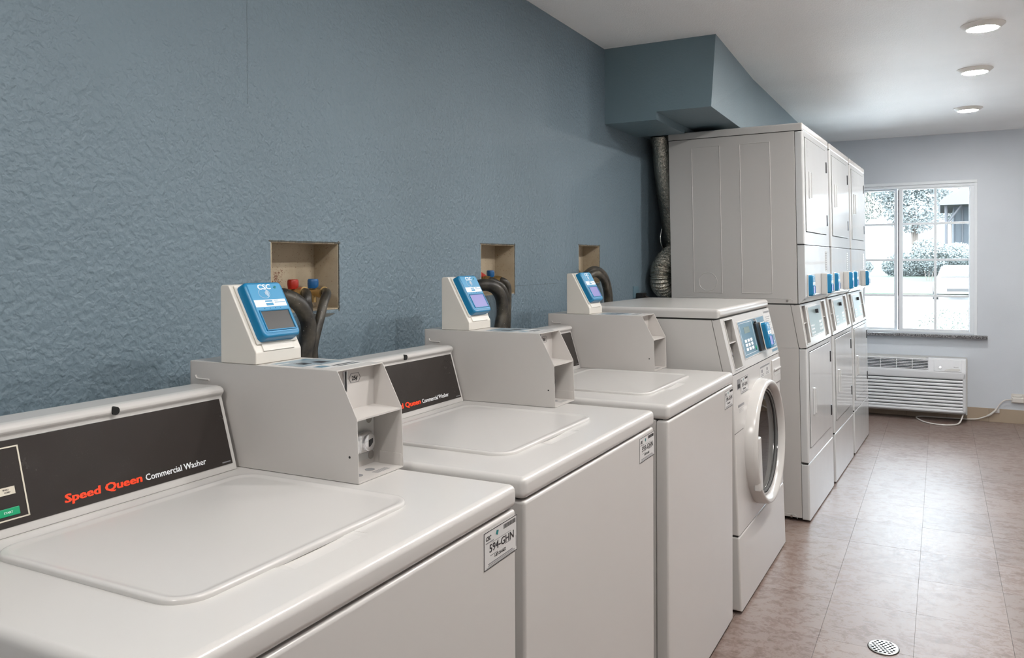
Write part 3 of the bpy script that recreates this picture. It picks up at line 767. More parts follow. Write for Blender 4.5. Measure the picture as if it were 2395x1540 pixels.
    d.m = 2; d.box(.728, .846, .030, .085, .0005, .0007); d.box(.728, .846, .0125, .024, .0005, .0007)
    dd = d.build('instruction_decal', [STICK, GINK, PANELG], t, smooth=False)
    text('5', .032, WPRINT, dd, T @ Matrix.Translation((.808, .037, .0008)), .001, lean=L); text('1', .032, WPRINT, dd, T @ Matrix.Translation((.785, .037, .0008)), .0006, lean=L)
    # stickers and dispenser
    id_sticker(t, .112, .228, .790, .8505, '597-GHN', .0002, L)
    s = MB(lean=L); s.box(.0002, .0006, .060, .104, .813, .8505); s.m = 1; s.box(.0006, .0008, .063, .101, .816, .832)
    s.build('energy_sticker', [GINK, INK], t, smooth=False)
    s = MB(lean=L); s.box(.0002, .0005, .450, .645, .806, .8545); s.m = 1; s.box(.0005, .0007, .455, .640, .8455, .8525)
    for i in range(2): s.box(.0005, .0007, .475+.1*i, .500+.1*i, .825, .838); s.box(.0005, .0007, .465+.1*i, .525+.1*i, .811, .814); s.box(.0005, .0007, .465+.1*i, .525+.1*i, .817, .8195)
    s.build('caution_sticker', [STICK, GINK], t, smooth=False)
    s = MB(lean=L); s.box(.0002, .0006, .062, .152, .746, .755); s.m = 1
    for i in range(3): s.box(.0002, .0004, .075, .145, .738-.006*i, .7395-.006*i)
    s.build('notice_print', [GINK, GINK], t, smooth=False)
    MB(lean=L).box(-.001, .0006, .001, .13, .6585, .6600).build('seam', SEAM, t, smooth=False)
    dp = MB(lean=L); dp.box(-.002, .006, .681, .850, .748, .856, .005, 3); do_ = dp.build('detergent_drawer', ENAM, t)
    hp = MB(lean=L); hp.prism([(.700, .800), (.835, .812), (.835, .786), (.720, .783)], 'x', .0058, .0068, .0003, 1); hp.build('drawer_pull', GREYP, do_)
    MB(lean=L).box(.006, .012, .700, .836, .808, .816, .0025, 2).build('drawer_lip', ENAM, do_)
    return t, T, L
fl_t, fl_T, fl_L = front_loader()

def small_reader(M4, w, h, d, base_d, label, group):
    """reader unit seen from the side on a console: M4 frame right/up/out in world"""
    t = empty('card_reader'); t.matrix_world = M4; tag(t, label, 'card reader', group)
    T = Matrix.Identity(4)
    if base_d:
        MB(T).box(-.004, w+.004, -.004, h+.004, 0, base_d, .003, 2).build('mounting_box', GREYP, t); T = Matrix.Translation((0, 0, base_d))
    reader_unit(t, T, w, h, d, SCREENL)
    return t
def leaned(T, L):      # apply shear to the frame origin and tilt axes
    S = Matrix.Identity(4); S[0][2] = -L
    A = S @ T; c = [A.col[i].to_3d().normalized() for i in range(3)]
    x = c[0]; y = c[1]; z = x.cross(y).normalized()
    R = Matrix((x, y, z)).transposed().to_4x4(); R.translation = A.translation; return R
bpy.context.view_layer.update()
small_reader(fl_t.matrix_world @ leaned(fl_T @ Matrix.Translation((.545, .040, .0145)), fl_L), .074, .112, .024, 0, 'blue card reader on the front loading washer console beside the keypad', 'card readers on consoles')

# ------------------------------------------------------------------ stacked dryers
def stacked_dryer(i, loc, rz, label):
    L = .0181; W = .7446; XB = -.686
    t = empty('stacked_dryer', loc, rz); tag(t, label, 'clothes dryer', 'stacked dryers')
    # upper unit
    c = MB(lean=L).box(XB, -.0385, .002, W-.002, 1.080, 1.936, .003, 2).build('upper_cabinet', ENAM, t)
    b = MB(lean=L)
    for (x0, x1) in ((-.562, -.411), (-.3105, -.158)):
        for (p, q, r_, s) in ((x0, x1, 1.890, 1.893), (x0, x1, 1.128, 1.131), (x0, x0+.003, 1.128, 1.893), (x1-.003, x1, 1.128, 1.893)):
            b.box(p, q, -.0004, .003, r_, s, .0008, 1)
    n = 40; rg = [(-.486+.048*math.cos(2*PI*k/n), .0015, 1.187+.048*math.sin(2*PI*k/n)) for k in range(n+1)]
    b.tube(rg, .0016, 5)
    b.build('embossing', ENAM, c)
    b = MB(lean=L); pts = [(-.66, 1.1055), (-.075, 1.1055), (-.060, 1.098), (-.0585, 1.084)]
    for a, d in zip(pts[:-1], pts[1:]): b.tube([(a[0], .0017, a[1]), (d[0], .0017, d[1])], .0012, 5)
    b.build('access_panel_edge', GREYP, c, smooth=False)
    MB(lean=L).cyl((-.088, -.001, 1.094), (-.088, .004, 1.094), .006, 12).build('screw', STEEL, c)
    MB(lean=L).box(XB-.002, .0, -.001, W+.001, 1.9385, 1.9755, .008, 3, only=lambda c: c.z > 1.95 or c.x > -.02).build('top_panel', ENAM, t)
    MB(lean=L).box(XB+.004, -.006, .004, W-.004, 1.932, 1.942).build('seam', SEAM, t, smooth=False)
    MB(lean=L).box(-.0360, 0, .002, W-.002, 1.374, 1.936, .009, 3, only=lambda c: c.x > -.02 and abs(c.y-W/2) > .3).build('upper_front', ENAMF, t)
    # lower portion of the upper front; it curls back under
    MB(lean=L).prism([(-.0360, 1.080), (-.030, 1.080), (-.006, 1.106), (0, 1.118), (0, 1.3705), (-.0360, 1.3705)], 'y', .002, W-.002, .003, 2).build('upper_apron', ENAMF, t)
    MB(lean=L).box(-.034, -.004, .004, W-.004, 1.368, 1.376).build('seam', SEAM, t, smooth=False)
    # lower unit
    c2 = MB(lean=L).prism([(XB, .018), (-.0370, .018), (-.0370, .858), (-.0725, 1.074), (XB, 1.074)], 'y', .002, W-.002, .003, 2).build('lower_cabinet', ENAM, t)
    MB(lean=L).box(XB, -.05, .0008, W-.0008, .8605, .8625).build('seam', GREYP, t, smooth=False)
    MB(lean=L).box(XB+.004, -.04, .006, W-.006, 1.070, 1.084).build('seam', SEAM, t, smooth=False)
    b = MB(lean=L); pts = [(-.66, .0325), (-.075, .0325), (-.063, .026), (-.060, .012)]
    for a, d in zip(pts[:-1], pts[1:]): b.tube([(a[0], .0017, a[1]), (d[0], .0017, d[1])], .0012, 5)
    b.build('access_panel_edge', GREYP, c2, smooth=False)
    MB(lean=L).cyl((-.088, -.001, .022), (-.088, .004, .022), .006, 12).build('screw', STEEL, c2)
    T = slant_frame((0, .864), (-.030, 1.076), 0, L); H = math.hypot(.03, .212)
    slant_console(t, T, W, H, [(.030, .118, .018, .205), (.585, .672, .018, .205)], .05, L)
    MB(lean=L).prism([(-.0355, .864), (-.028, .864), (-.058, 1.074), (-.0705, 1.074)], 'y', .0005, W-.0005).build('flange', ENAM, t, smooth=False)
    MB(lean=L).box(-.032, -.004, .004, W-.004, .8575, .866).build('seam', SEAM, t, smooth=False)
    k = MB(T, L); k.box(.170, .540, .040, .196, -.0005, .0022, .0015, 1); kp = k.build('keypad_frame', ENAM, t)
    MB(T, L).box(.180, .528, .046, .190, .0018, .0028).build('keypad', PANELD, kp, smooth=False)
    MB(T, L).cyl((.378, .163, .0027), (.378, .163, .018), .011, 16).build('key_lock', DARKM, kp)
    g = MB(T, L)
    for r_ in range(3):
        for s in range(3): g.box(.20+.03*s, .218+.03*s, .055+.018*r_, .063+.018*r_, .0028, .0034); g.box(.43+.028*s, .447+.028*s, .058+.02*r_, .070+.02*r_, .0028, .0034)
    g.build('key', WPRINT, kp, smooth=False)
    MB(lean=L).box(-.0350, 0, .002, W-.002, .293, .858, .009, 3, only=lambda c: c.x > -.02 and abs(c.y-W/2) > .3).build('lower_front', ENAMF, t)
    MB(lean=L).box(-.0350, 0, .002, W-.002, .010, .289, .009, 3, only=lambda c: c.x > -.02 and (abs(c.y-W/2) > .3 or c.z > .2)).build('kick_panel', ENAMF, t)
    MB(lean=L).box(-.032, -.004, .004, W-.004, .286, .296).build('seam', SEAM, t, smooth=False)
    for fx in (-.62, -.08):
        for fy in (.07, W-.07): MB().cyl((fx, fy, 0), (fx, fy, .022), .02, 12).build('foot', BLACK, t)
    def door(y0, y1, z0, z1, hz0, hz1, hinges, nm):
        MB(lean=L).box(-.002, .0008, y0-.004, y1+.004, z0-.004, z1+.004).build('door_gap', SEAM, t, smooth=False)
        dd = MB(lean=L); dd.box(-.001, .0045, y0, y1, z0, z1, .002, 2); d = dd.build(nm, ENAMF, t)
        h = MB(lean=L); h.box(.004, .011, y0+.068, y0+.100, hz0, hz1, .003, 3); h.box(.004, .017, y0+.098, y0+.106, hz0+.004, hz1-.004, .003, 2)
        h.build('door_handle', ENAMF, d)
        for (a, b_) in hinges: MB(lean=L).box(-.004, .007, y1+.012, y1+.030, a, b_, .001, 1).build('hinge', DARKM, d)
        p = MB(lean=L)
        return d
    d1 = door(.046, .632, 1.440, 1.906, 1.607, 1.745, ((1.785, 1.845), (1.488, 1.548)), 'upper_door')
    d2 = door(.054, .650, .363, .836, .515, .650, ((.726, .786), (.425, .483)), 'lower_door')
    e = MB(lean=L)
    e.cyl((.0044, .092, 1.868), (.0049, .092, 1.868), .010, 16)
    for k_ in range(5): e.box(.0044, .0048, .075+.004*(k_ % 2), .125-.006*(k_ % 3), 1.845-.007*k_, 1.8475-.007*k_)
    for k_ in range(2): e.box(.0044, .0048, .070, .12, 1.886+.006*k_, 1.8885+.006*k_)
    e.build('notice_print', GINK, d1, smooth=False)
    s = MB(lean=L); s.box(.0003, .0009, .585, .640, 1.235, 1.345); s.m = 1
    for k_ in range(8): s.box(.0009, .0011, .590, .635, 1.243+.0125*k_, 1.249+.0125*k_)
    s.build('rating_label', [GREYP, GINK], t, smooth=False)
    return t
da = -.0413; DP = .8059; base = Vector((.8772, 4.1815, 0))
DN = ['white stacked dryer nearest the viewer, its full side panel showing', 'white stacked dryer in the middle of the three', 'white stacked dryer farthest away, next to the window']
for i in range(3):
    loc = base+Vector((math.sin(.0413), math.cos(.0413), 0))*DP*i
    dt_ = stacked_dryer(i, loc, da, DN[i])
    bpy.context.view_layer.update()
    nm = ('first', 'middle', 'last')[i]
    for (y, bd, which) in ((.058, 0.0, 'left'), (.445, .027, 'right')):
        T = face_T(0.0002, y, 1.1165)
        small_reader(dt_.matrix_world @ leaned(T, .0181), .072, .105, .024, bd,
                     ('blue card reader on the left of the %s stacked dryer, flat on its front' if which == 'left' else 'blue card reader on a grey box, right side of the %s stacked dryer') % nm, 'card readers on the dryers')

# ------------------------------------------------------------------ valve boxes and hoses
def smooth_path(P, n=10):
    P = [Vector(p) for p in P]; P = [2*P[0]-P[1]]+P+[2*P[-1]-P[-2]]; out = []
    for i in range(1, len(P)-2):
        for k in range(n):
            t = k/n; a, b, c, d = P[i-1], P[i], P[i+1], P[i+2]
            out.append(.5*((2*b)+(-a+c)*t+(2*a-5*b+4*c-d)*t*t+(-a+3*b-3*c+d)*t**3))
    out.append(P[-2]); return out
BL = ['beige recessed valve box behind the nearest card reader', 'beige recessed valve box above the middle washer', 'small beige recessed valve box above the third washer']
def valve_box(i):
    a, b, c, d = BOXES[i]
    t = empty('valve_box', (0, (a+b)/2, c)); tag(t, BL[i], 'valve box', 'recessed valve boxes'); yc = (a+b)/2
    m = MB(Matrix.Translation((0, -yc, -c))); e = .004
    m.box(-DB, -DB+e, a, b, c, d); m.box(-DB, -.0005, a+.0005, a+e, c, d); m.box(-DB, -.0005, b-e, b-.0005, c, d); m.box(-DB, -.0005, a, b, c+.0005, c+e); m.box(-DB, -.0005, a, b, d-e, d-.0005)
    m.build('liner', BEIGE, t, smooth=False)
    r = MB(Matrix.Translation((0, -yc, -c)))      # ragged plaster edge
    rd = random.Random(i+3)
    for k in range(26):
        y = a+(b-a)*k/25; r.box(-.004, .0012, y-.006, y+.006, d-.0015-rd.random()*.0015, d+.0008+rd.random()*.001)
        z = c+(d-c)*k/25; r.box(-.004, .0010, b-.0012-rd.random()*.0015, b+.0008+rd.random()*.001, z-.005, z+.005)
    r.build('cut_edge', CUTE, t, smooth=False)['kind'] = 'stuff'
    return t
# (edge material)
CUTE = mat('raw_drywall_edge', (.10, .10, .09), .9)
vb = [valve_box(i) for i in range(3)]
yc_ = vb[0].location.y
MB().prism([(1.590-yc_, -.006), (1.700-yc_, -.010), (1.672-yc_, -.017), (1.590-yc_, -.024)], 'x', .0, .0012).build('torn_edge', CUTE, vb[0], smooth=False)
def valve(t, y, z, m, nm, flip=0):
    yc = t.location.y; c = t.location.z; T = Matrix.Translation((0, -yc, -c))
    b = MB(T); b.cyl((-.045, y, z-.05), (-.045, y, z-.008), .009, 14); b.cyl((-.052, y, z-.022), (-.020, y, z-.022), .0115, 16); b.cyl((-.024, y, z-.022), (-.016, y, z-.022), .0155, 16)
    b.build('valve_body', BRASS, t)
    h = MB(T)
    if flip: h.prism([(y-.012, z+.010), (y+.030, z-.004), (y+.028, z-.018), (y-.012, z-.010)], 'x', -.055, -.028, .003, 2)
    else: h.lathe([(-.012, .0135), (0, .0150), (.010, .0145), (.013, .0120)], (-.045, y, z), 'z', 12)
    h.build(nm, m, t)
valve(vb[0], 1.588, 1.236, REDV, 'hot_valve_knob'); valve(vb[0], 1.664, 1.236, BLUV, 'cold_valve_knob')
valve(vb[1], 2.545, 1.249, REDV, 'hot_valve_knob', 1); valve(vb[1], 2.632, 1.249, BLUV, 'cold_valve_knob')
valve(vb[2], 3.405, 1.262, BLUV, 'cold_valve_knob')
def hose(pts, r, label, m=None, ends=True):
    pth = smooth_path(pts, 8); z0 = min(p.z for p in pth)
    t = empty('washer_hose', (pts[-1][0], pts[-1][1], z0)); tag(t, label, 'hose', 'black washer hoses')
    T = Matrix.Translation(-t.location)
    MB(T).tube(pth, r, 14).build('hose_tube', m or RUBBER, t, wn=False, ang=80)
    if ends: MB(T).cyl(pth[0], pth[0]+(pth[1]-pth[0]).normalized()*.016, r+.0035, 14).build('coupling', BRASS, t)
    return t
hose([(-.030, 1.462, 1.205), (.018, 1.468, 1.213), (.052, 1.497, 1.196), (.058, 1.528, 1.150), (.056, 1.533, 1.105), (.052, 1.523, 1.055), (.050, 1.51, .9), (.050, 1.50, .7)], .0195, 'thick black hose arching beside the nearest card reader', ends=False)
hose([(-.018, 1.588, 1.214), (.004, 1.583, 1.214), (.022, 1.566, 1.196), (.020, 1.575, 1.15), (.016, 1.60, 1.0), (.016, 1.61, .7)], .0125, 'black hose from the red tap of the nearest valve box')
hose([(-.018, 1.664, 1.214), (.010, 1.655, 1.212), (.032, 1.618, 1.190), (.042, 1.592, 1.150), (.046, 1.568, 1.10), (.046, 1.560, 1.055), (.046, 1.56, .9), (.046, 1.56, .7)], .0120, 'thin straight black hose below the blue tap of the nearest box')
hose([(-.03, 2.44, 1.19), (.020, 2.452, 1.212), (.052, 2.478, 1.205), (.062, 2.515, 1.170), (.062, 2.528, 1.11), (.058, 2.515, 1.05), (.055, 2.505, .9), (.055, 2.50, .7)], .0215, 'thick worn grey hose behind the middle card reader', ends=False)
hose([(-.018, 2.545, 1.227), (.012, 2.552, 1.222), (.034, 2.582, 1.198), (.036, 2.606, 1.15), (.032, 2.602, 1.09), (.030, 2.595, .9), (.030, 2.59, .7)], .0130, 'black hose from the red tap above the middle washer')
hose([(-.018, 2.632, 1.227), (.010, 2.638, 1.222), (.020, 2.650, 1.200), (.020, 2.652, 1.15), (.020, 2.645, 1.05), (.020, 2.64, .9), (.020, 2.64, .7)], .0115, 'thin black hose from the blue tap above the middle washer')
hose([(.030, 3.330, 1.22), (.040, 3.43, 1.255), (.045, 3.53, 1.240), (.045, 3.595, 1.19), (.045, 3.625, 1.11), (.045, 3.62, .98), (.045, 3.60, .7)], .0175, 'outer black hose arching right of the third card reader', ends=False)
hose([(.050, 3.300, 1.215), (.072, 3.38, 1.240), (.082, 3.45, 1.215), (.082, 3.495, 1.16), (.082, 3.51, 1.09), (.080, 3.51, .98), (.080, 3.50, .7)], .0165, 'inner black hose arching behind the third card reader', ends=False)

# blue-painted outlet with a black plug
t = empty('wall_outlet', (0, 4.13, 1.10)); tag(t, 'blue painted wall outlet with a black plug, left of the foil duct', 'outlet')
MB().box(0, .005, -.045, .040, 0, .062, .002, 2).build('cover_plate', BLUEPLATE, t)
MB().box(.005, .045, -.012, .050, -.010, .026, .005, 2).build('plug', BLACK, t)
MB(Matrix.Translation((0, 0, 0))).tube(smooth_path([(.045, .02, .008), (.062, .045, -.01), (.060, .05, -.10), (.05, .05, -.4)], 6), .005, 8).build('plug_cord', BLACK, t)

# ------------------------------------------------------------------ foil dryer duct
def duct():
    t = empty('foil_duct', (.088, 4.40, 1.07)); tag(t, 'crinkled silver foil dryer duct between soffit and stacked dryer', 'duct')
    T = Matrix.Translation(-t.location); rd = random.Random(5)
    X = .088
    p = smooth_path([(X, 4.298, 1.985), (X, 4.381, 1.73), (X, 4.452, 1.59), (X, 4.545, 1.37)], 22)
    MB(T).tube(p, lambda i: .055+rd.uniform(-.0012, .0012), 28).build('straight_duct', FOIL, t, wn=False, ang=80)
    q = smooth_path([(X, 4.550, 1.375), (X, 4.525, 1.335), (X, 4.430, 1.300), (X, 4.340, 1.262), (X, 4.305, 1.212), (X, 4.335, 1.165), (X, 4.430, 1.142), (X, 4.60, 1.135), (X, 4.75, 1.135)], 26)
    rad = [.0615+.0045*math.sin(i*1.25)+rd.uniform(-.0022, .0022) for i in range(len(q))]
    MB(T).tube(q, lambda i: rad[i], 40).build('elbow', FOIL, t, 'deeply pleated foil elbow', wn=False, ang=25)
    st = MB(T); st.tube(smooth_path([(.075, 4.355, 1.475), (.070, 4.345, 1.43), (.072, 4.352, 1.39), (.08, 4.375, 1.355)], 6), .0035, 8); st.build('wire_tie', STEEL, t)
duct()

# ------------------------------------------------------------------ wall air conditioner
def ptac():
    t = empty('wall_air_conditioner', (1.09, YB, .05)); tag(t, 'white through the wall air conditioner under the window', 'air conditioner')
    T = Matrix.Translation((-1.09, -YB, -.05)); X0, X1 = .555, 1.622; YF = 7.285
    MB(T).box(X0-.01, X1+.010, YF+.06, YB-.002, .060, .508, .004, 2).build('wall_sleeve', GREYP, t)
    MB(T).box(X0, X1, YF, YF+.062, .345, .408, .012, 3, only=lambda c: c.y < YF+.03).build('front_rail', PTAC, t)
    MB(T).box(X0, X1, YF, YF+.062, .078, .103, .010, 3, only=lambda c: c.y < YF+.03).build('bottom_rail', PTAC, t)
    MB(T).box(X1-.026, X1, YF, YF+.062, .078, .40, .010, 3, only=lambda c: c.y < YF+.03).build('side_rail', PTAC, t)
    MB(T).box(X0, X0+.026, YF, YF+.062, .078, .40, .010, 3, only=lambda c: c.y < YF+.03).build('side_rail', PTAC, t)
    MB(T).box(X0+.01, X1-.01, YF+.028, YF+.06, .09, .36).build('slot_backing', PTACD, t, smooth=False)
    # nine sloping louvres
    z0, z1 = .103, .345; n = 9; h = (z1-z0)/n
    for k in range(n):
        a = z0+h*k
        MB(T).prism([(YF+.004, a+.001), (YF+.0015, a+h*.42), (YF+.007, a+h*.78), (YF+.030, a+h*.80), (YF+.030, a+.001)], 'x', X0+.02, X1-.022, .0012, 1).build('louver', PTAC, t)
    # upper deck leans back
    prof = [(YF, .400), (YF+.028, .505), (YF+.034, .511), (YF+.062, .511), (YF+.062, .400)]
    up = Vector((0, .028, .105)).normalized(); out = Vector((0, -.105, .028)).normalized()
    Tq = Matrix((Vector((1, 0, 0)), up, out)).transposed().to_4x4(); Tq.translation = Vector((0, YF, .400)); Tq = T @ Tq
    MB(T).prism(prof, 'x', 1.352, X1, .006, 3).build('control_deck', PTAC, t)
    MB(T).prism(prof, 'x', X0, X0+.05, .004, 2).build('deck_end', PTAC, t)
    d = MB(Tq); d.box(X0+.04, 1.356, 0, .018, -.03, 0, .003, 2).box(X0+.04, 1.356, .094, .108, -.03, 0, .003, 2); d.build('grille_rail', PTAC, t)
    MB(Tq).box(X0+.04, 1.356, .01, .10, -.035, -.02).build('slot_backing', PTACD, t, smooth=False)
    for k in range(6): MB(Tq).box(X0+.04, 1.356, .0225+.0125*k, .0275+.0125*k, -.022, -.001, .001, 1).build('slat', PTAC, t)
    for x in (.74, .885, 1.005, 1.124, 1.240): MB(Tq).box(x-.0025, x+.0025, .012, .10, -.020, .0002).build('slat_divider', PTAC, t, smooth=False)
    MB(Tq).box(1.395, 1.590, .008, .100, -.001, .0028, .0015, 1).build('control_flap', PTAC, t)
    MB(Tq).cyl((1.440, .038, .002), (1.440, .038, .012), .008, 16).build('knob', CHROME, t)
    MB(Tq).prism([(1.466, .012), (1.486, .028), (1.520, .034), (1.580, .032), (1.580, .022), (1.565, .013)], 'z', .0024, .0036, .0004, 1).build('flap_pull', GREYP, t)
    w = text('Amana', .012, INK, t, Tq @ Matrix.Translation((1.535, .041, .0030)))
    w.data.transform(Matrix.Identity(4))
ptac()

# floor-hugging cord, plug on the back wall
cd = empty('power_cord', (1.6, 7.42, 0)); tag(cd, 'white power cord looping below the air conditioner to a wall plug', 'cord')
T = Matrix.Translation((-1.6, -7.42, 0))
MB(T).tube(smooth_path([(1.605, 7.335, .082), (1.592, 7.28, .045), (1.565, 7.21, .012), (1.50, 7.150, .0065), (1.42, 7.145, .0065), (1.34, 7.20, .0065), (1.28, 7.33, .0065), (1.27, 7.42, .008), (1.32, 7.465, .008), (1.42, 7.470, .008),
    (1.58, 7.468, .010), (1.67, 7.466, .014), (1.72, 7.466, .024), (1.785, 7.464, .056), (1.828, 7.463, .095), (1.860, 7.462, .150), (1.892, 7.462, .182), (1.94, 7.462, .192)], 8), .0055, 8).build('cord_cable', CORD, cd, wn=False)
MB(T).tube([(1.775, 7.464, .049), (1.800, 7.464, .066), (1.835, 7.463, .103)], .0085, 8).build('cord_splice', CORD, cd)
MB(T).box(1.825, 1.857, 7.470, 7.472, .077, .112).build('cord_tag', STICK, cd, smooth=False)
ot = empty('wall_outlet', (1.98, YB, .16)); tag(ot, 'white outlet with a chunky white plug on the window wall', 'outlet')
MB().box(-.043, .043, -.006, 0, .002, .076, .002, 2).build('cover_plate', CORD, ot)
MB().box(-.040, .042, -.034, -.006, .008, .050, .007, 3).build('plug', CORD, ot)
MB().box(-.030, .030, -.012, -.006, .052, .068, .003, 2).build('socket_face', CORD, ot)

# ------------------------------------------------------------------ floor drain
def drain():
    t = empty('floor_drain', (1.2765, 2.9400, .0008)); tag(t, 'round perforated steel floor drain at the bottom of the picture', 'drain')
    R = .0545
    MB().lathe([(-.0006, R+.0025), (.0003, R+.0025), (.0003, 0)], (0, 0, 0), 'z', 40, .86).build('drain_recess', CAVITY, t)
    pl = MB(); pl.lathe([(.0005, R), (.0022, R), (.0030, R-.003), (.0030, 0)], (0, 0, 0), 'z', 48, .86); o = pl.build('grate', STEEL, t, wn=False)
    cu = MB(); s = .0152
    for i in range(-5, 6):
        for j in range(-5, 6):
            x = (i+.5*(j % 2))*s; y = j*s*.866
            if math.hypot(x, y) < R-.0065 and not (abs(x) > R*.70 and abs(y) < .006): cu.cyl((x*.86, y, -.01), (x*.86, y, .01), .0052, 12)
    boolean(o, cu.build('cut', STEEL, smooth=False)); print('GRATE', len(o.data.polygons))
    for x in (-.0385, .0385): MB().cyl((x, 0, .0025), (x, 0, .0042), .004, 12).build('screw', CHROME, t)
drain()

# ------------------------------------------------------------------ outdoors
GRASS = mat('lawn_green', (.034, .046, .029), .9); CONC = mat('pale_concrete', (.66, .66, .65), .9); HILL = mat('dry_grass_bank', (.052, .051, .048), .95)
LEAFM = mat('hedge_leaf', (.135, .155, .15), .6); LEAFP = mat('pale_leaf', (.16, .17, .145), .7); LEAFT = mat('tree_leaf', (.185, .205, .20), .7)
BARK = mat('bark', (.12, .10, .085), .9); CARW = mat('car_white', (.30, .31, .32), .2); CARG = mat('car_glass', (.25, .29, .33), .1)
ROOFM = mat('grey_roof', (.10, .10, .105), .9); SIDING = mat('blue_grey_siding', (.045, .052, .06), .8); TIMB = mat('dark_timber', (.06, .06, .065), .8)
ZG = -.25
struct(MB().box(-60, 70, YB+.2, 40, ZG-.3, ZG).build('pavement', CONC, smooth=False), 'pale paved parking area outside')
def terrain(name, pts, m, label):
    mb = MB(); t = bmesh.new(); rows = [[t.verts.new((x, y, z)) for x in (-70, 80)] for (y, z) in pts]; low = [[t.verts.new((x, y, ZG-2)) for x in (-70, 80)] for (y, z) in pts]
    for i in range(len(rows)-1):
        t.faces.new((rows[i][0], rows[i][1], rows[i+1][1], rows[i+1][0])); t.faces.new((low[i][0], low[i+1][0], low[i+1][1], low[i][1]))
    t.faces.new((rows[0][0], low[0][0], low[0][1], rows[0][1])); mb._add(t); return struct(mb.build(name, m, smooth=False), label)
terrain('lawn', [(40, ZG+.10), (70, .25)], GRASS, 'green lawn beyond the parking area')
terrain('hillside', [(70, .25), (82, 1.0), (150, 7.5), (220, 13)], HILL, 'pale dry bank rising behind the lawn')
def leaves(name, parent, m, blobs, n, size, seed=1, T=None):
    rd = random.Random(seed); vs = []; fs = []
    tot = sum(b[3]*b[4]*b[5] for b in blobs)
    for b in blobs:
        k = int(n*b[3]*b[4]*b[5]/tot)
        for _ in range(k):
            while True:
                p = Vector((rd.uniform(-1, 1), rd.uniform(-1, 1), rd.uniform(-1, 1)))
                if .35 < p.length < 1: break
            p = Vector((b[0]+p.x*b[3], b[1]+p.y*b[4], b[2]+p.z*b[5])); a = Vector((rd.gauss(0, 1), rd.gauss(0, 1), rd.gauss(0, 1))).normalized(); c = a.orthogonal().normalized(); s = size*rd.uniform(.6, 1.3)
            i = len(vs); vs += [p-a*s, p+c*s*.45, p+a*s, p-c*s*.45]; fs.append((i, i+1, i+2, i+3))
    me = D.meshes.new(name); me.from_pydata(vs, [], fs); me.materials.append(m); o = D.objects.new(name, me); COL.objects.link(o); o.parent = parent; return o
def shrub(x, y, z, blobs, m, n, size, label, cat, seed, stemh, grp=None, name='shrub'):
    t = empty(name, (x, y, z)); tag(t, label, cat, grp); leaves('foliage', t, m, blobs, n, size, seed)
    s = MB()
    for k in range(3): s.cyl((.1*k-.1, 0, -.1), (.25*k-.25, .05*k, stemh), .03 if stemh < 2 else .16, 8, .015 if stemh < 2 else .06)
    s.build('stem', BARK, t, smooth=False); return t
shrub(1.62, 9.8, ZG, [(0, 0, .50, .55, .45, .56), (.55, .1, .48, .45, .4, .52), (-.30, -.05, .34, .40, .35, .40)], LEAFP, 16000, .020, 'pale green leafy bush close outside the window, lower right', 'bush', 3, .5)
shrub(-6.2, 66, .2, [(0, 0, .8, 2.2, 1.0, .9), (1.6, .2, .7, 1.6, 1.0, .85)], LEAFM, 9000, .09, 'dark green hedge across the lawn seen through the left sash', 'hedge', 4, .6, name='hedge')
shrub(-.8, 66, .2, [(0, 0, .75, 1.7, 1.0, .95), (1.5, 0, .6, 1.0, .9, .7)], LEAFM, 9000, .085, 'dark green hedge left of the parked white car', 'hedge', 5, .6, name='hedge')
shrub(3.4, 58, .15, [(0, 0, 1.2, 2.0, 1.1, 1.0), (2.6, 0, 1.1, 1.9, 1.1, 1.0)], LEAFM, 8000, .095, 'dark green hedge behind the parked white car', 'hedge', 6, .8, name='hedge')
shrub(-5.5, 84, 1.1, [(0, 0, 6.5, 3.6, 2, 2.6), (2.4, 0, 8.4, 3.0, 2, 2.2), (-2.5, 0, 8, 3, 2, 2.4)], LEAFP, 8000, .15, 'pale leafy tree seen through the left sash', 'tree', 7, 6, name='tree')
shrub(-.6, 80, 1.0, [(0, 0, 5.5, 2.7, 2, 2.8), (1.2, 0, 7.7, 2.4, 2, 2.4), (-1.5, 0, 7.0, 2.2, 2, 2.0)], LEAFT, 13000, .14, 'grey green tree in the middle of the window', 'tree', 8, 5, name='tree')
shrub(2.6, 86, 1.1, [(0, 0, 8.0, 2.0, 2, 2.8), (.6, 0, 5.5, 2.0, 2, 2.2)], LEAFT, 8000, .14, 'grey green tree beside the building roof', 'tree', 9, 6, name='tree')
shrub(.8, 56, .1, [(0, 0, 1.9, 1.0, .8, .75), (1.5, 0, 1.7, 1.0, .8, .6)], LEAFT, 2500, .11, 'spiky dark shrub left of the white car', 'bush', 10, .6)
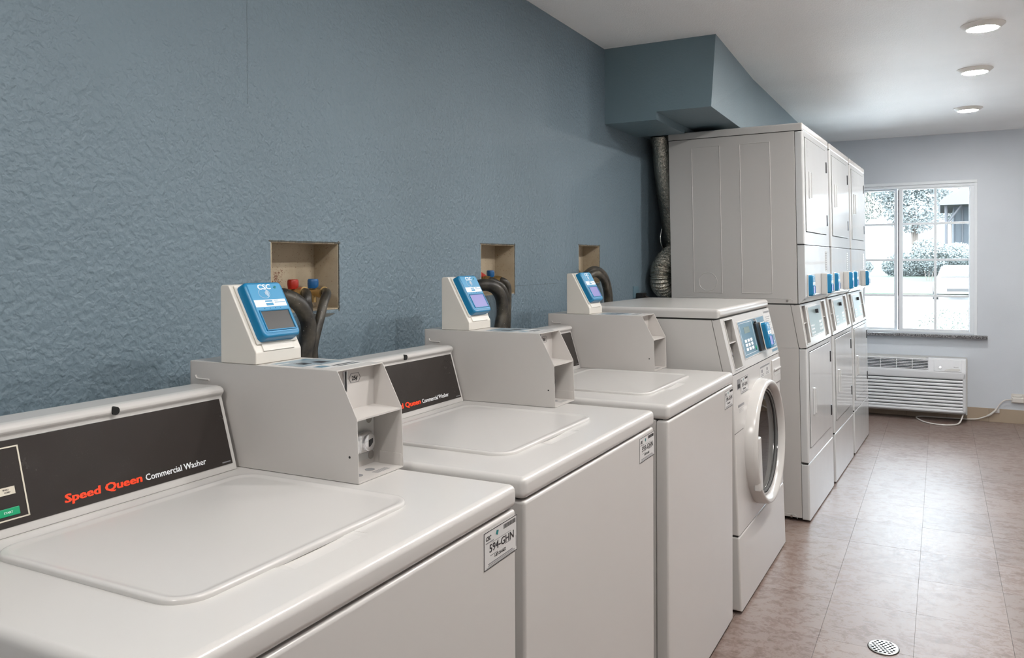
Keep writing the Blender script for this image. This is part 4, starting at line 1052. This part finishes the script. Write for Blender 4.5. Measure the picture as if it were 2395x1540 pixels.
# building
bd = empty('building', (6.2, 62, .1)); tag(bd, 'grey building with low roof and dark timber brackets on the right', 'building')
Tb = Matrix.Translation((-6.2, -62, -.1))
MB(Tb).box(2.2, 13, 63, 70, 0, 5.0).build('wall', SIDING, bd, smooth=False)
for k in range(22): MB(Tb).box(2.2+.5*k, 2.26+.5*k, 62.94, 63, 2.4, 4.9).build('board', TIMB if k % 2 else SIDING, bd, smooth=False)
MB(Tb).prism([(1.3, 5.15), (1.6, 5.5), (4.4, 7.2), (14, 7.4), (14, 5.0), (1.4, 5.0)], 'y', 60.6, 71).build('roof', ROOFM, bd, smooth=False)
for x in (1.75, 3.0, 4.25): MB(Tb).tube([(x+.9, 61.4, 5.0), (x, 61.4, 3.7)], .07, 6).build('bracket', TIMB, bd, smooth=False)
MB(Tb).cyl((1.75, 61.4, 0), (1.75, 61.4, 5.0), .09, 8).build('post', TIMB, bd)
# parked car
def car():
    t = empty('car', (2.10, 38, ZG)); tag(t, 'white parked car seen through the window', 'car')
    b = MB(); b.prism([(-.90, .25), (.90, .25), (.92, .62), (.84, .88), (-.84, .88), (-.92, .62)], 'y', -2.0, 2.2, .10, 3)
    b.build('body', CARW, t)
    c = MB(); tb = bmesh.new(); lo = [(-.80, -1.0), (.80, -1.0), (.80, 1.6), (-.80, 1.6)]; hi = [(-.62, -.35), (.62, -.35), (.62, 1.1), (-.62, 1.1)]
    A = [tb.verts.new((x, y, .86)) for x, y in lo]; B = [tb.verts.new((x, y, 1.36)) for x, y in hi]; tb.faces.new(A); tb.faces.new(B)
    for i in range(4): tb.faces.new((A[i], A[(i+1) % 4], B[(i+1) % 4], B[i]))
    bmesh.ops.bevel(tb, geom=tb.edges[:], offset=.06, segments=2, affect='EDGES'); c._add(tb); co = c.build('cabin', CARW, t)
    w = MB(); tb = bmesh.new()
    for q in (((-.68, -.96, .93), (.68, -.96, .93), (.55, -.50, 1.28), (-.55, -.50, 1.28)),): tb.faces.new([tb.verts.new((x, y-.02, z)) for x, y, z in q])
    w._add(tb); w.build('windscreen', CARG, t, smooth=False)
    for x in (-.84, .84):
        for y in (-1.35, 1.45): MB().cyl((x-.1, y, .32), (x+.1, y, .32), .32, 20).build('wheel', BLACK, t)
    for x in (-.62, .62): MB().box(x-.17, x+.17, -2.04, -1.98, .58, .70, .02, 2).build('headlamp', CARG, t)
    MB().box(-.45, .45, -2.03, -1.98, .34, .46, .01, 1).build('grille', BLACK, t)
car()
